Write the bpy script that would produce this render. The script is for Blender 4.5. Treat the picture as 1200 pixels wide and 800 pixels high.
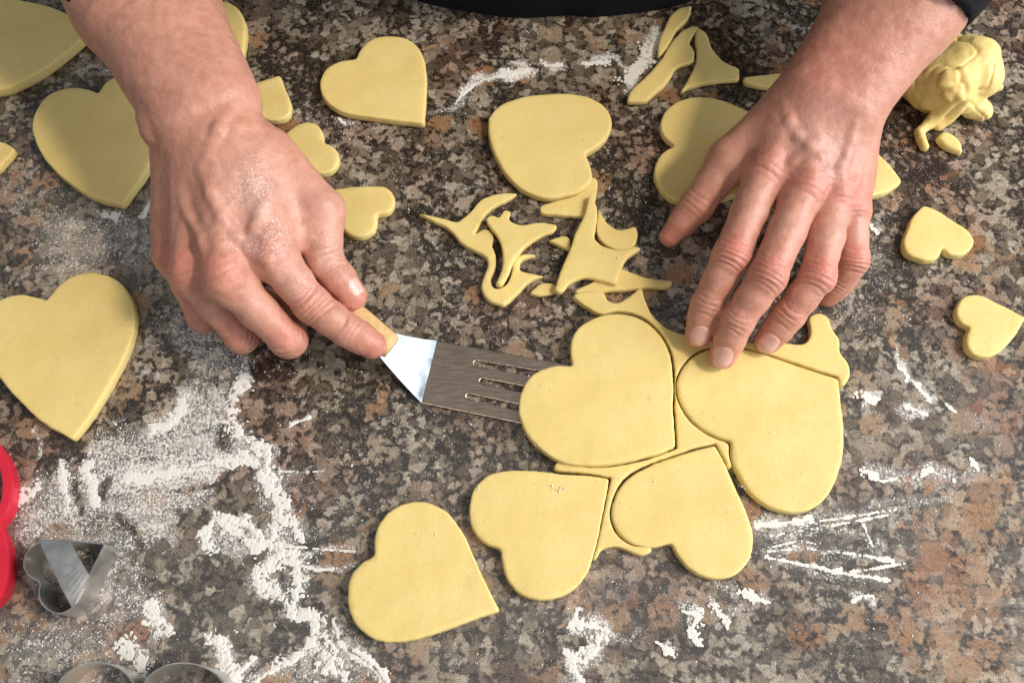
import bpy, math, random
import numpy as np
from mathutils import Vector
from mathutils.geometry import delaunay_2d_cdt

random.seed(7)
rng = np.random.default_rng(11)
for o in list(bpy.data.objects):
    bpy.data.objects.remove(o, do_unlink=True)
scene = bpy.context.scene
col = scene.collection

# ------------------------------------------------------------------ camera
FPX = 1100.0                 # focal length in photo pixels (1200 wide)
TILT = math.radians(22.0)    # away from straight down
DIST = 0.55
CT, ST = math.cos(TILT), math.sin(TILT)
CAM = np.array([0.0, -DIST * ST, DIST * CT])
cam_data = bpy.data.cameras.new('camera')
cam_data.sensor_width = 36.0
cam_data.lens = FPX / 1200.0 * 36.0
cam_data.clip_start = 0.01
cam_data.clip_end = 50.0
cam = bpy.data.objects.new('camera', cam_data)
cam.location = CAM
cam.rotation_euler = (TILT, 0, 0)
col.objects.link(cam)
scene.camera = cam

# ------------------------------------------------------------------ world, lamps, exposure
world = bpy.data.worlds.new('World')
scene.world = world
world.use_nodes = True
bg = world.node_tree.nodes['Background']
bg.inputs[0].default_value = (0.90, 0.95, 1.0, 1)
bg.inputs[1].default_value = 0.27
scene.view_settings.view_transform = 'Standard'
scene.view_settings.look = 'None'
scene.view_settings.exposure = 0.0
scene.view_settings.gamma = 1.0
scene.render.engine = 'CYCLES'


def area(name, loc, target, sx, sy, power, color):
    l = bpy.data.lights.new(name, 'AREA')
    l.shape = 'RECTANGLE'
    l.size, l.size_y = sx, sy
    l.energy = power
    l.color = color
    o = bpy.data.objects.new(name, l)
    o.location = loc
    d = Vector(target) - Vector(loc)
    o.rotation_euler = d.to_track_quat('-Z', 'Y').to_euler()
    col.objects.link(o)
    return o


area('kitchen_lamp', (2.62, -0.15, 3.35), (0, 0, 0), 0.55, 0.55, 112.0, (1.0, 0.87, 0.70))
area('window_light', (1.85, -0.15, 1.00), (0, 0, 0.02), 1.9, 1.5, 54.0, (0.82, 0.91, 1.0))
area('fill_light', (-0.30, -0.85, 1.6), (0, 0, 0), 0.8, 0.5, 4.0, (1.0, 0.96, 0.90))  # soft ambient fill, added behind the camera


# ------------------------------------------------------------------ projection helpers
def P(u, v, z=0.0):
    """photo pixel + height above the counter -> point in the room"""
    x = (u - 600.0) / FPX
    y = (400.0 - v) / FPX
    d = np.array([x, y * CT + ST, y * ST - CT])
    t = (z - CAM[2]) / d[2]
    return CAM + d * t


def unproject(uv, z):
    uv = np.asarray(uv, float)
    x = (uv[:, 0] - 600) / FPX
    y = (400 - uv[:, 1]) / FPX
    d = np.stack([x, y * CT + ST, y * ST - CT], 1)
    t = (z - CAM[2]) / d[:, 2]
    return CAM + d * t[:, None]


def project(p):
    q = p - CAM
    x = q[:, 0]
    y = q[:, 1] * CT + q[:, 2] * ST
    z = q[:, 1] * ST - q[:, 2] * CT
    return np.stack([600 + FPX * x / z, 400 - FPX * y / z], 1)


# ------------------------------------------------------------------ numpy noise
def _hash(ix, iy, iz, seed):
    h = (ix.astype(np.int64) * 374761393 + iy.astype(np.int64) * 668265263 +
         iz.astype(np.int64) * 2147483647 + seed * 974634777) & 0xFFFFFFFF
    h = ((h ^ (h >> 13)) * 1274126177) & 0xFFFFFFFF
    h = h ^ (h >> 16)
    return (h & 0xFFFF) / 65535.0


def vnoise(p, freq, seed=0):
    q = p * freq
    i = np.floor(q).astype(np.int64)
    f = q - i
    f = f * f * (3 - 2 * f)
    r = 0
    for dx in (0, 1):
        wx = f[:, 0] if dx else 1 - f[:, 0]
        for dy in (0, 1):
            wy = f[:, 1] if dy else 1 - f[:, 1]
            for dz in (0, 1):
                wz = f[:, 2] if dz else 1 - f[:, 2]
                r = r + wx * wy * wz * _hash(i[:, 0] + dx, i[:, 1] + dy, i[:, 2] + dz, seed)
    return r


def fbm(p, freq, seed=0, octaves=3):
    r, a, s = 0, 0.5, 0
    for k in range(octaves):
        r = r + a * vnoise(p, freq * 2 ** k, seed + k)
        s += a
        a *= 0.5
    return r / s


# ------------------------------------------------------------------ materials
def new_mat(name):
    m = bpy.data.materials.new(name)
    m.use_nodes = True
    nt = m.node_tree
    return m, nt, nt.nodes['Principled BSDF']


class NT:
    def __init__(self, nt, dim='3D'):
        self.nt = nt
        self.dim = dim

    def node(self, kind, **kw):
        n = self.nt.nodes.new(kind)
        for k, v in kw.items():
            setattr(n, k, v)
        return n

    def link(self, a, b):
        self.nt.links.new(a, b)

    def set(self, sock, val):
        if hasattr(val, 'is_output') or hasattr(val, 'links'):
            self.link(val, sock)
        else:
            sock.default_value = val

    def coord(self):
        return self.node('ShaderNodeTexCoord').outputs['Object']

    def mapping(self, vec, scale=(1, 1, 1), loc=(0, 0, 0), rot=(0, 0, 0)):
        n = self.node('ShaderNodeMapping')
        self.link(vec, n.inputs['Vector'])
        n.inputs['Scale'].default_value = scale
        n.inputs['Location'].default_value = loc
        n.inputs['Rotation'].default_value = rot
        return n.outputs[0]

    def noise(self, vec, scale, detail=3, rough=0.55, dist=0.0):
        n = self.node('ShaderNodeTexNoise', noise_dimensions=self.dim)
        self.link(vec, n.inputs['Vector'])
        n.inputs['Scale'].default_value = scale
        n.inputs['Detail'].default_value = detail
        n.inputs['Roughness'].default_value = rough
        n.inputs['Distortion'].default_value = dist
        return n.outputs['Fac'], n.outputs['Color']

    def voronoi(self, vec, scale, feature='F1', rand=1.0):
        n = self.node('ShaderNodeTexVoronoi', feature=feature, voronoi_dimensions=self.dim)
        self.link(vec, n.inputs['Vector'])
        n.inputs['Scale'].default_value = scale
        n.inputs['Randomness'].default_value = rand
        return n

    def ramp(self, fac, stops, interp='LINEAR'):
        n = self.node('ShaderNodeValToRGB')
        n.color_ramp.interpolation = interp
        el = n.color_ramp.elements
        while len(el) > 1:
            el.remove(el[-1])
        el[0].position = stops[0][0]
        el[0].color = self._c(stops[0][1])
        for p, c in stops[1:]:
            e = el.new(p)
            e.color = self._c(c)
        self.link(fac, n.inputs[0])
        return n.outputs[0]

    def _c(self, c):
        if isinstance(c, (int, float)):
            return (c, c, c, 1)
        return (c[0], c[1], c[2], 1)

    def mix(self, fac, a, b, mode='MIX'):
        n = self.node('ShaderNodeMix', data_type='RGBA', blend_type=mode)
        self.set(n.inputs[0], fac)
        for s, v in ((n.inputs[6], a), (n.inputs[7], b)):
            if isinstance(v, (tuple, list)):
                s.default_value = self._c(v)
            else:
                self.link(v, s)
        return n.outputs[2]

    def math(self, op, a, b=0.0, clamp=False):
        n = self.node('ShaderNodeMath', operation=op, use_clamp=clamp)
        self.set(n.inputs[0], a)
        self.set(n.inputs[1], b)
        return n.outputs[0]

    def attr(self, name):
        n = self.node('ShaderNodeAttribute', attribute_name=name)
        return n.outputs['Fac'], n.outputs['Color']

    def bump(self, height, strength, dist, normal=None):
        n = self.node('ShaderNodeBump')
        n.inputs['Strength'].default_value = strength
        n.inputs['Distance'].default_value = dist
        self.link(height, n.inputs['Height'])
        if normal is not None:
            self.link(normal, n.inputs['Normal'])
        return n.outputs[0]


def granite_material():
    m, nt, bsdf = new_mat('polished_granite')
    g = NT(nt, '2D')
    c0 = g.coord()

    def warp(vec, scale, amp):
        _, wc = g.noise(c0, scale, 1, 0.6)
        w = g.node('ShaderNodeVectorMath', operation='MULTIPLY_ADD')
        g.link(wc, w.inputs[0])
        w.inputs[1].default_value = (amp, amp, 0)
        g.link(vec, w.inputs[2])
        return w.outputs[0]

    def rgb(vec):
        s_ = g.node('ShaderNodeSeparateColor')
        g.link(vec, s_.inputs[0])
        return s_.outputs

    # irregular crystals: the coordinates are warped twice
    c = warp(warp(c0, 110, 0.0050), 420, 0.0022)
    pink, _ = g.attr('pink')
    flour, _ = g.attr('flour')
    sheen_haze, _ = g.attr('sheen_haze')
    n_f, _ = g.noise(c0, 1000, 1, 0.7)
    n_m, _ = g.noise(c0, 300, 2, 0.65)
    n_l, _ = g.noise(c0, 46, 2, 0.6, 0.8)
    # feldspar crystals, each of its own shade and clouded inside
    vg = g.voronoi(c, 150, 'SMOOTH_F1')
    vg.inputs['Smoothness'].default_value = 0.28
    gc = rgb(vg.outputs['Color'])
    grain = g.ramp(gc[0], [(0.15, (0.11, 0.083, 0.057)), (0.40, (0.205, 0.162, 0.116)), (0.60, (0.305, 0.25, 0.183)), (0.85, (0.42, 0.36, 0.28))])
    grain = g.mix(1.0, grain, g.ramp(n_m, [(0.25, (0.52, 0.50, 0.48)), (0.75, (1.32, 1.32, 1.34))]), 'MULTIPLY')
    # salmon crystals, gathered where the slab turns pink
    salmon = g.ramp(gc[1], [(0.2, (0.27, 0.135, 0.066)), (0.5, (0.43, 0.25, 0.14)), (0.8, (0.43, 0.30, 0.20))])
    salmon = g.mix(1.0, salmon, g.ramp(n_m, [(0.25, 0.60), (0.75, 1.25)]), 'MULTIPLY')
    pm = g.math('ADD', g.math('MULTIPLY', n_l, 0.85), g.math('MULTIPLY', pink, 0.34))
    pm = g.math('ADD', pm, g.math('MULTIPLY', gc[2], 0.20))
    pmask = g.ramp(pm, [(0.70, 0), (0.87, 1)])
    colr = g.mix(g.math('MULTIPLY', pmask, 0.9), grain, salmon)
    # a few larger clouded crystals
    vb = g.voronoi(g.mapping(c, (1.0, 1.2, 1), (0.013, 0.02, 0)), 40, rand=0.95)
    bc = rgb(vb.outputs['Color'])
    pick = g.math('GREATER_THAN', bc[0], 0.80)
    body = g.ramp(vb.outputs['Distance'], [(0.30, 1), (0.40, 0)])
    tan = g.ramp(bc[1], [(0.0, (0.34, 0.165, 0.065)), (0.5, (0.36, 0.225, 0.125)), (1.0, (0.36, 0.30, 0.225))])
    tan = g.mix(1.0, tan, g.ramp(n_m, [(0.25, 0.62), (0.75, 1.2)]), 'MULTIPLY')
    bigm = g.math('MULTIPLY', pick, body)
    colr = g.mix(g.math('MULTIPLY', bigm, 0.85), colr, tan)
    # dark mica between and across the crystals
    ve = g.voronoi(c, 150, 'DISTANCE_TO_EDGE')
    inter = g.ramp(ve.outputs['Distance'], [(0.0, 1), (0.26, 0)])
    vf = g.voronoi(warp(c0, 380, 0.0022), 400, 'SMOOTH_F1')
    vf.inputs['Smoothness'].default_value = 0.45
    n_d0, _ = g.noise(c0, 120, 2, 0.65)
    n_d = g.math('ADD', g.math('MULTIPLY', rgb(vf.outputs['Color'])[0], 0.34), g.math('MULTIPLY', n_d0, 0.72))
    n_s, _ = g.noise(g.mapping(c0, (1.0, 0.40, 1.0)), 32, 2, 0.62, 0.5)
    dk = g.math('ADD', g.math('MULTIPLY', n_d, 0.80), g.math('MULTIPLY', n_s, 0.55))
    dk = g.math('ADD', dk, g.math('MULTIPLY', inter, 0.16))
    dk = g.math('SUBTRACT', dk, g.math('MULTIPLY', pmask, 0.075))
    dk = g.math('SUBTRACT', dk, g.math('MULTIPLY', bigm, 0.10))
    dmask = g.ramp(dk, [(0.69, 0), (0.86, 1)])
    dcol = g.mix(n_f, (0.006, 0.0045, 0.004), (0.042, 0.031, 0.023))
    colr = g.mix(g.math('MULTIPLY', dmask, 0.95), colr, dcol)
    # fine pepper
    pep = g.math('ADD', n_f, g.math('MULTIPLY', n_m, 0.55))
    colr = g.mix(g.ramp(pep, [(0.92, 0), (1.02, 0.75)]), colr, (0.022, 0.018, 0.016))
    pepl = g.ramp(pep, [(0.52, 0.35), (0.62, 0.0)])
    colr = g.mix(pepl, colr, (0.50, 0.45, 0.38))
    # burgundy clouds
    bn, _ = g.noise(g.mapping(c0, (1, 1, 1), (3.1, 1.7, 0)), 15, 2, 0.62)
    colr = g.mix(g.ramp(bn, [(0.48, 0), (0.68, 0.75)]), colr, g.mix(1.0, colr, (0.84, 0.62, 0.58), 'MULTIPLY'))
    # ceiling sheen painted as a thin grey veil, plus flour and butter wipe marks
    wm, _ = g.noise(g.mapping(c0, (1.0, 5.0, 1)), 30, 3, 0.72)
    veil = g.math('MULTIPLY', sheen_haze, g.ramp(wm, [(0.25, 0.35), (0.75, 1.0)]))
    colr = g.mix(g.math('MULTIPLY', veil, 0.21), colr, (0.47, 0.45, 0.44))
    # flour film caught on the stone
    f1, _ = g.noise(c0, 560, 1, 0.75)
    f2, _ = g.noise(g.mapping(c0, (0.55, 1.9, 1), rot=(0, 0, -0.12)), 95, 3, 0.68)
    ff = g.math('ADD', g.math('MULTIPLY', f1, 0.62), g.math('MULTIPLY', f2, 0.38))
    thr = g.math('SUBTRACT', 0.78, g.math('MULTIPLY', flour, 0.385))
    film = g.math('MULTIPLY', g.math('SUBTRACT', ff, thr), 7.5, clamp=True)
    film = g.math('MULTIPLY', film, g.math('MULTIPLY', flour, 2.2, clamp=True))
    haf = g.math('MULTIPLY', g.math('MULTIPLY', flour, flour), g.ramp(wm, [(0.3, 0.10), (0.7, 0.48)]))
    colr = g.mix(haf, colr, (0.70, 0.68, 0.66))
    colr = g.mix(g.math('MULTIPLY', film, 0.88), colr, (0.79, 0.755, 0.71))
    g.link(colr, bsdf.inputs['Base Color'])
    rough = g.mix(film, g.ramp(wm, [(0.30, 0.08), (0.72, 0.19)]), (0.9, 0.9, 0.9))
    g.link(rough, bsdf.inputs['Roughness'])
    bsdf.inputs['IOR'].default_value = 1.52
    g.link(g.bump(film, 0.4, 0.0006), bsdf.inputs['Normal'])
    return m


def dough_material():
    m, nt, bsdf = new_mat('cookie_dough')
    g = NT(nt)
    c = g.coord()
    n1, _ = g.noise(c, 38, 4, 0.6)
    n2, _ = g.noise(c, 420, 3, 0.6)
    base = g.ramp(n1, [(0.25, (0.765, 0.580, 0.205)), (0.7, (0.830, 0.650, 0.260))])
    base = g.mix(g.ramp(n2, [(0.60, 0), (0.78, 0.45)]), base, (0.82, 0.69, 0.38))
    fs, _ = g.noise(c, 1300, 1, 0.5)
    fl, _ = g.noise(c, 60, 2, 0.6)
    fm_ = g.math('ADD', fs, g.math('MULTIPLY', fl, 0.22))
    base = g.mix(g.ramp(fm_, [(0.79, 0), (0.86, 0.55)]), base, (0.86, 0.81, 0.68))
    vs = g.voronoi(c, 330)
    sp = g.node('ShaderNodeSeparateColor')
    g.link(vs.outputs['Color'], sp.inputs[0])
    pit = g.math('MULTIPLY', g.math('GREATER_THAN', sp.outputs[0], 0.965), g.math('LESS_THAN', vs.outputs['Distance'], 0.22))
    base = g.mix(g.math('MULTIPLY', pit, 0.35), base, (0.44, 0.30, 0.09))
    g.link(base, bsdf.inputs['Base Color'])
    bsdf.inputs['Roughness'].default_value = 0.52
    bsdf.inputs['Specular IOR Level'].default_value = 0.32
    bsdf.inputs['Subsurface Weight'].default_value = 0.35
    bsdf.inputs['Subsurface Radius'].default_value = (1.0, 0.7, 0.3)
    bsdf.inputs['Subsurface Scale'].default_value = 0.004
    hb = g.math('ADD', g.math('MULTIPLY', n2, 0.5), g.math('MULTIPLY', g.noise(c, 110, 3)[0], 0.9))
    hb = g.math('ADD', hb, g.math('MULTIPLY', g.noise(g.mapping(c, (1, 7, 1), rot=(0, 0, 0.4)), 34, 3, 0.6)[0], 1.1))
    hb = g.math('SUBTRACT', hb, g.math('MULTIPLY', pit, 0.8))
    g.link(g.bump(hb, 0.34, 0.0008), bsdf.inputs['Normal'])
    return m


def skin_material():
    m, nt, bsdf = new_mat('skin')
    g = NT(nt)
    c = g.coord()
    _, tint = g.attr('tint')
    dust, _ = g.attr('dust')
    n1, _ = g.noise(c, 140, 4, 0.65)
    n2, _ = g.noise(c, 45, 3, 0.6)
    base = g.mix(0.55, tint, g.ramp(n1, [(0.3, (0.70, 0.58, 0.54)), (0.7, (1.16, 1.14, 1.12))]), 'MULTIPLY')
    base = g.mix(g.ramp(n2, [(0.5, 0), (0.8, 0.35)]), base, (0.56, 0.26, 0.19))
    fl, _ = g.noise(c, 1500, 2, 0.6)
    fmask = g.math('MULTIPLY', g.math('SUBTRACT', g.math('ADD', fl, g.math('MULTIPLY', dust, 0.30)), 0.70), 9.0, clamp=True)
    fmask = g.math('MULTIPLY', fmask, g.math('MULTIPLY', dust, 2.0, clamp=True))
    base = g.mix(g.math('MULTIPLY', fmask, 0.85), base, (0.82, 0.78, 0.75))
    g.link(base, bsdf.inputs['Base Color'])
    g.link(g.ramp(n1, [(0.3, 0.33), (0.7, 0.48)]), bsdf.inputs['Roughness'])
    bsdf.inputs['Specular IOR Level'].default_value = 0.42
    bsdf.inputs['Subsurface Weight'].default_value = 0.22
    bsdf.inputs['Subsurface Radius'].default_value = (1.0, 0.38, 0.22)
    bsdf.inputs['Subsurface Scale'].default_value = 0.0035
    v1 = g.voronoi(c, 780, 'DISTANCE_TO_EDGE')
    _, wc = g.noise(c, 60, 2)
    wv = g.node('ShaderNodeVectorMath', operation='MULTIPLY_ADD')
    g.link(wc, wv.inputs[0])
    wv.inputs[1].default_value = (0.02, 0.02, 0.02)
    g.link(c, wv.inputs[2])
    v2 = g.voronoi(g.mapping(wv.outputs[0], (0.35, 1.0, 1.0), rot=(0, 0, 0.5)), 420, 'DISTANCE_TO_EDGE')
    h = g.math('ADD', g.math('MULTIPLY', v1.outputs['Distance'], 0.35), g.math('MULTIPLY', v2.outputs['Distance'], 0.35))
    h = g.math('ADD', h, g.math('MULTIPLY', n1, 0.6))
    g.link(g.bump(h, 0.60, 0.0008), bsdf.inputs['Normal'])
    return m


def simple_mat(name, color, rough=0.5, metal=0.0, var=0.12, scale=60, spec=0.5, bump=0.0, stretch=(1, 1, 1), coat=0.0):
    m, nt, bsdf = new_mat(name)
    g = NT(nt)
    c = g.mapping(g.coord(), stretch)
    n, _ = g.noise(c, scale, 4, 0.6)
    lo = tuple(x * (1 - var) for x in color)
    hi = tuple(min(1, x * (1 + var)) for x in color)
    g.link(g.ramp(n, [(0.3, lo), (0.7, hi)]), bsdf.inputs['Base Color'])
    g.link(g.ramp(n, [(0.3, max(0.02, rough * 0.8)), (0.7, min(1, rough * 1.25))]), bsdf.inputs['Roughness'])
    bsdf.inputs['Metallic'].default_value = metal
    bsdf.inputs['Specular IOR Level'].default_value = spec
    bsdf.inputs['Coat Weight'].default_value = coat
    if bump:
        g.link(g.bump(n, bump, 0.001), bsdf.inputs['Normal'])
    return m


MAT = {}
MAT['granite'] = granite_material()
MAT['dough'] = dough_material()
MAT['skin'] = skin_material()
MAT['nail'] = simple_mat('fingernail', (0.75, 0.425, 0.355), 0.32, 0, 0.07, 160, 0.5, 0.05)
MAT['cloth'] = simple_mat('black_cotton', (0.010, 0.010, 0.012), 0.9, 0, 0.3, 700, 0.2, 0.5)
MAT['flour'] = simple_mat('flour', (0.80, 0.765, 0.71), 0.95, 0, 0.06, 900, 0.1, 0.5)
MAT['wood'] = simple_mat('pale_wood', (0.66, 0.43, 0.19), 0.45, 0, 0.16, 90, 0.4, 0.15, (1, 8, 8))
MAT['steel_blade'] = simple_mat('brushed_steel', (0.70, 0.54, 0.41), 0.24, 1.0, 0.28, 90, 0.5, 0.22, (1, 14, 1))
MAT['steel_polished'] = simple_mat('polished_steel', (0.27, 0.29, 0.31), 0.15, 1.0, 0.45, 130)
MAT['steel_cutter'] = simple_mat('tinned_steel', (0.66, 0.65, 0.63), 0.38, 1.0, 0.15, 90, 0.5, 0.05)
MAT['red_plastic'] = simple_mat('red_plastic', (0.62, 0.018, 0.045), 0.32, 0, 0.06, 40, 0.5)


# ------------------------------------------------------------------ object helpers
def obj(name, verts, faces, mat, parent=None, smooth=True):
    me = bpy.data.meshes.new(name)
    if isinstance(verts, np.ndarray):
        verts = verts.tolist()
    if isinstance(faces, np.ndarray):
        faces = faces.tolist()
    me.from_pydata(verts, [], faces)
    me.update()
    if smooth:
        me.polygons.foreach_set('use_smooth', [True] * len(me.polygons))
    me.materials.append(mat)
    o = bpy.data.objects.new(name, me)
    col.objects.link(o)
    if parent is not None:
        o.parent = parent
        o.matrix_parent_inverse = parent.matrix_world.inverted()
    return o


def empty(name, loc):
    o = bpy.data.objects.new(name, None)
    o.location = loc
    o.empty_display_size = 0.02
    col.objects.link(o)
    bpy.context.view_layer.update()
    return o


def tag(o, label=None, cat=None, group=None, kind=None):
    if label:
        o['label'] = label
    if cat:
        o['category'] = cat
    if group:
        o['group'] = group
    if kind:
        o['kind'] = kind
    return o


def add_attr(o, name, data, kind='FLOAT'):
    a = o.data.attributes.new(name, kind, 'POINT')
    if kind == 'FLOAT':
        a.data.foreach_set('value', np.asarray(data, np.float32).ravel())
    else:
        a.data.foreach_set('color', np.asarray(data, np.float32).ravel())


# ------------------------------------------------------------------ traced masks on the counter
def seg_dist(p, a, b):
    ba = b - a
    t = np.clip(((p - a) @ ba) / max(1e-9, ba @ ba), 0, 1)
    return np.linalg.norm(p - a - t[:, None] * ba, axis=1), t


def poly_sd(p, poly):
    poly = np.asarray(poly, float)
    d = np.full(len(p), 1e9)
    inside = np.zeros(len(p), bool)
    n = len(poly)
    for i in range(n):
        a, b = poly[i], poly[(i + 1) % n]
        dd, _ = seg_dist(p, a, b)
        d = np.minimum(d, dd)
        if a[1] != b[1]:
            c = ((a[1] > p[:, 1]) != (b[1] > p[:, 1])) & \
                (p[:, 0] < (b[0] - a[0]) * (p[:, 1] - a[1]) / (b[1] - a[1]) + a[0])
            inside ^= c
    return np.where(inside, -d, d)


# kind, points in photo pixels, feather or width, density
DUST = [
    ('poly', [(100, 535), (125, 508), (180, 490), (205, 478), (215, 450), (225, 440), (262, 458), (272, 480), (285, 500), (310, 525),
              (320, 548), (300, 556), (262, 572), (240, 590), (215, 605), (205, 640), (150, 640), (120, 610), (75, 615), (40, 640),
              (20, 640), (20, 620), (45, 590), (70, 560)], 14, 0.80),
    ('poly', [(205, 352), (225, 345), (260, 385), (290, 415), (288, 440), (270, 455), (225, 446), (205, 420), (190, 395), (190, 370)], 14, 0.62),
    ('poly', [(95, 560), (120, 545), (190, 530), (250, 515), (280, 520), (300, 545), (255, 565), (210, 575), (160, 580), (100, 590)], 14, 0.98),
    ('poly', [(50, 565), (72, 530), (85, 560), (90, 600), (60, 600), (40, 600)], 10, 0.75),
    ('poly', [(15, 640), (15, 560), (40, 560), (160, 600), (200, 640), (180, 720), (120, 740), (110, 700), (30, 690)], 25, 0.62),
    ('poly', [(130, 650), (165, 650), (170, 700), (165, 735), (140, 735), (130, 700)], 12, 0.62),
    ('poly', [(0, 735), (60, 725), (150, 730), (190, 760), (180, 800), (0, 805)], 30, 0.52),
    ('poly', [(176, 700), (190, 705), (205, 730), (195, 748), (178, 742)], 6, 1.0),
    ('poly', [(252, 745), (265, 742), (285, 768), (290, 800), (262, 800), (255, 770)], 6, 1.0),
    ('poly', [(240, 605), (262, 600), (295, 610), (300, 640), (280, 655), (245, 640)], 8, 0.80),
    ('poly', [(145, 745), (180, 748), (175, 775), (160, 790), (148, 765)], 8, 0.85),
    ('poly', [(285, 790), (320, 770), (360, 745), (400, 735), (445, 780), (460, 805), (290, 805)], 14, 0.55),
    ('poly', [(300, 560), (335, 550), (345, 600), (350, 650), (330, 700), (300, 680), (318, 640)], 12, 0.72),
    ('poly', [(340, 545), (375, 550), (360, 600), (380, 640), (350, 690), (340, 620)], 20, 0.30),
    ('poly', [(40, 255), (90, 235), (160, 245), (190, 270), (195, 310), (120, 325), (75, 345), (45, 300)], 26, 0.60),
    ('poly', [(0, 190), (50, 190), (60, 240), (20, 260), (0, 250)], 25, 0.32),
    ('poly', [(112, 247), (142, 250), (140, 262), (118, 264)], 8, 0.7),
    ('poly', [(160, 250), (185, 225), (188, 310), (165, 305)], 10, 0.5),
    ('poly', [(75, 345), (110, 318), (150, 320), (130, 300), (80, 320)], 10, 0.42),
    ('line', [(505, 135), (530, 122), (548, 106)], 7, 0.62),
    ('line', [(555, 97), (580, 90), (612, 82), (620, 84)], 9, 1.0),
    ('line', [(633, 74), (642, 75), (660, 76)], 4, 0.95),
    ('line', [(683, 75), (700, 74), (716, 73), (730, 80)], 5, 0.95),
    ('line', [(737, 100), (745, 80), (760, 62), (772, 38)], 10, 1.0),
    ('line', [(610, 58), (630, 25)], 14, 0.26),
    ('line', [(1045, 412), (1055, 428), (1070, 447), (1090, 470)], 5, 0.9),
    ('line', [(1107, 472), (1120, 484)], 4, 0.9),
    ('line', [(1135, 490), (1160, 505)], 5, 0.5),
    ('line', [(1015, 468), (1030, 466)], 8, 0.92),
    ('line', [(1060, 478), (1070, 482), (1085, 486)], 9, 0.85),
    ('line', [(1020, 552), (1040, 560), (1056, 562), (1065, 550)], 11, 0.68),
    ('line', [(1075, 560), (1090, 552), (1115, 562)], 11, 0.72),
    ('line', [(1140, 540), (1150, 552), (1130, 558)], 9, 0.6),
    ('line', [(886, 618), (930, 612), (985, 603), (1045, 590), (1110, 580)], 9, 0.52),
    ('line', [(890, 625), (940, 620), (1000, 614)], 5, 0.72),
    ('line', [(890, 637), (930, 640), (1000, 650), (1050, 657)], 6, 0.62),
    ('line', [(892, 653), (945, 662), (985, 670), (1040, 679)], 7, 0.55),
    ('line', [(935, 635), (960, 642), (990, 644)], 9, 0.45),
    ('line', [(998, 705), (1008, 696), (1022, 697), (1025, 708)], 5, 0.9),
    ('line', [(1010, 617), (1022, 645), (1035, 630), (1040, 640)], 6, 0.62),
    ('poly', [(885, 600), (930, 605), (1080, 575), (1120, 590), (1060, 650), (980, 675), (890, 655)], 22, 0.30),
    ('line', [(675, 715), (672, 730), (705, 735), (715, 742), (700, 760), (680, 780), (665, 760)], 9, 0.80),
    ('line', [(663, 770), (672, 785), (680, 800)], 9, 0.95),
    ('line', [(715, 742), (730, 750), (752, 740)], 5, 0.6),
    ('line', [(770, 752), (785, 764)], 6, 0.8),
    ('line', [(800, 715), (815, 718), (808, 735), (815, 752)], 7, 0.75),
    ('line', [(835, 708), (843, 720), (850, 728), (862, 715)], 8, 0.7),
    ('line', [(830, 680), (860, 690), (885, 704), (900, 706)], 6, 0.66),
    ('line', [(720, 650), (780, 652), (830, 677), (880, 700)], 5, 0.42),
    ('line', [(335, 640), (380, 643), (416, 646)], 4, 0.80),
    ('line', [(350, 660), (375, 668), (416, 664)], 5, 0.75),
    ('line', [(322, 552), (372, 553)], 3, 0.7),
    ('line', [(672, 690), (700, 690), (735, 688)], 8, 0.28),
    ('poly', [(990, 260), (1040, 250), (1050, 330), (1000, 360), (985, 340)], 22, 0.34),
    ('line', [(1018, 262), (1024, 272)], 8, 0.7),
    ('poly', [(960, 355), (1000, 340), (1070, 370), (1060, 395), (1000, 385)], 16, 0.40),
    ('line', [(400, 140), (408, 150)], 5, 0.7),
    ('poly', [(330, 142), (350, 130), (420, 140), (430, 160), (400, 165)], 16, 0.34),
    ('line', [(545, 225), (575, 220)], 4, 0.5),
    ('poly', [(400, 180), (1150, 120), (1200, 420), (1150, 780), (500, 790), (350, 560), (300, 430)], 60, 0.10),
    ('line', [(1150, 60), (1170, 85), (1185, 92)], 5, 0.45),
    ('line', [(100, 72), (125, 80)], 6, 0.5),
    ('line', [(338, 122), (350, 128)], 4, 0.7),
    ('line', [(340, 497), (362, 489)], 3, 1.0),
    ('line', [(35, 498), (40, 510), (36, 535)], 4, 0.85),
    ('line', [(283, 418), (288, 432), (291, 445)], 5, 0.85),
    ('line', [(130, 405), (160, 400), (185, 405)], 6, 0.45),
    ('line', [(172, 436), (192, 446)], 5, 0.7),
    ('line', [(132, 490), (165, 480), (182, 482)], 6, 0.6),
]
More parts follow.
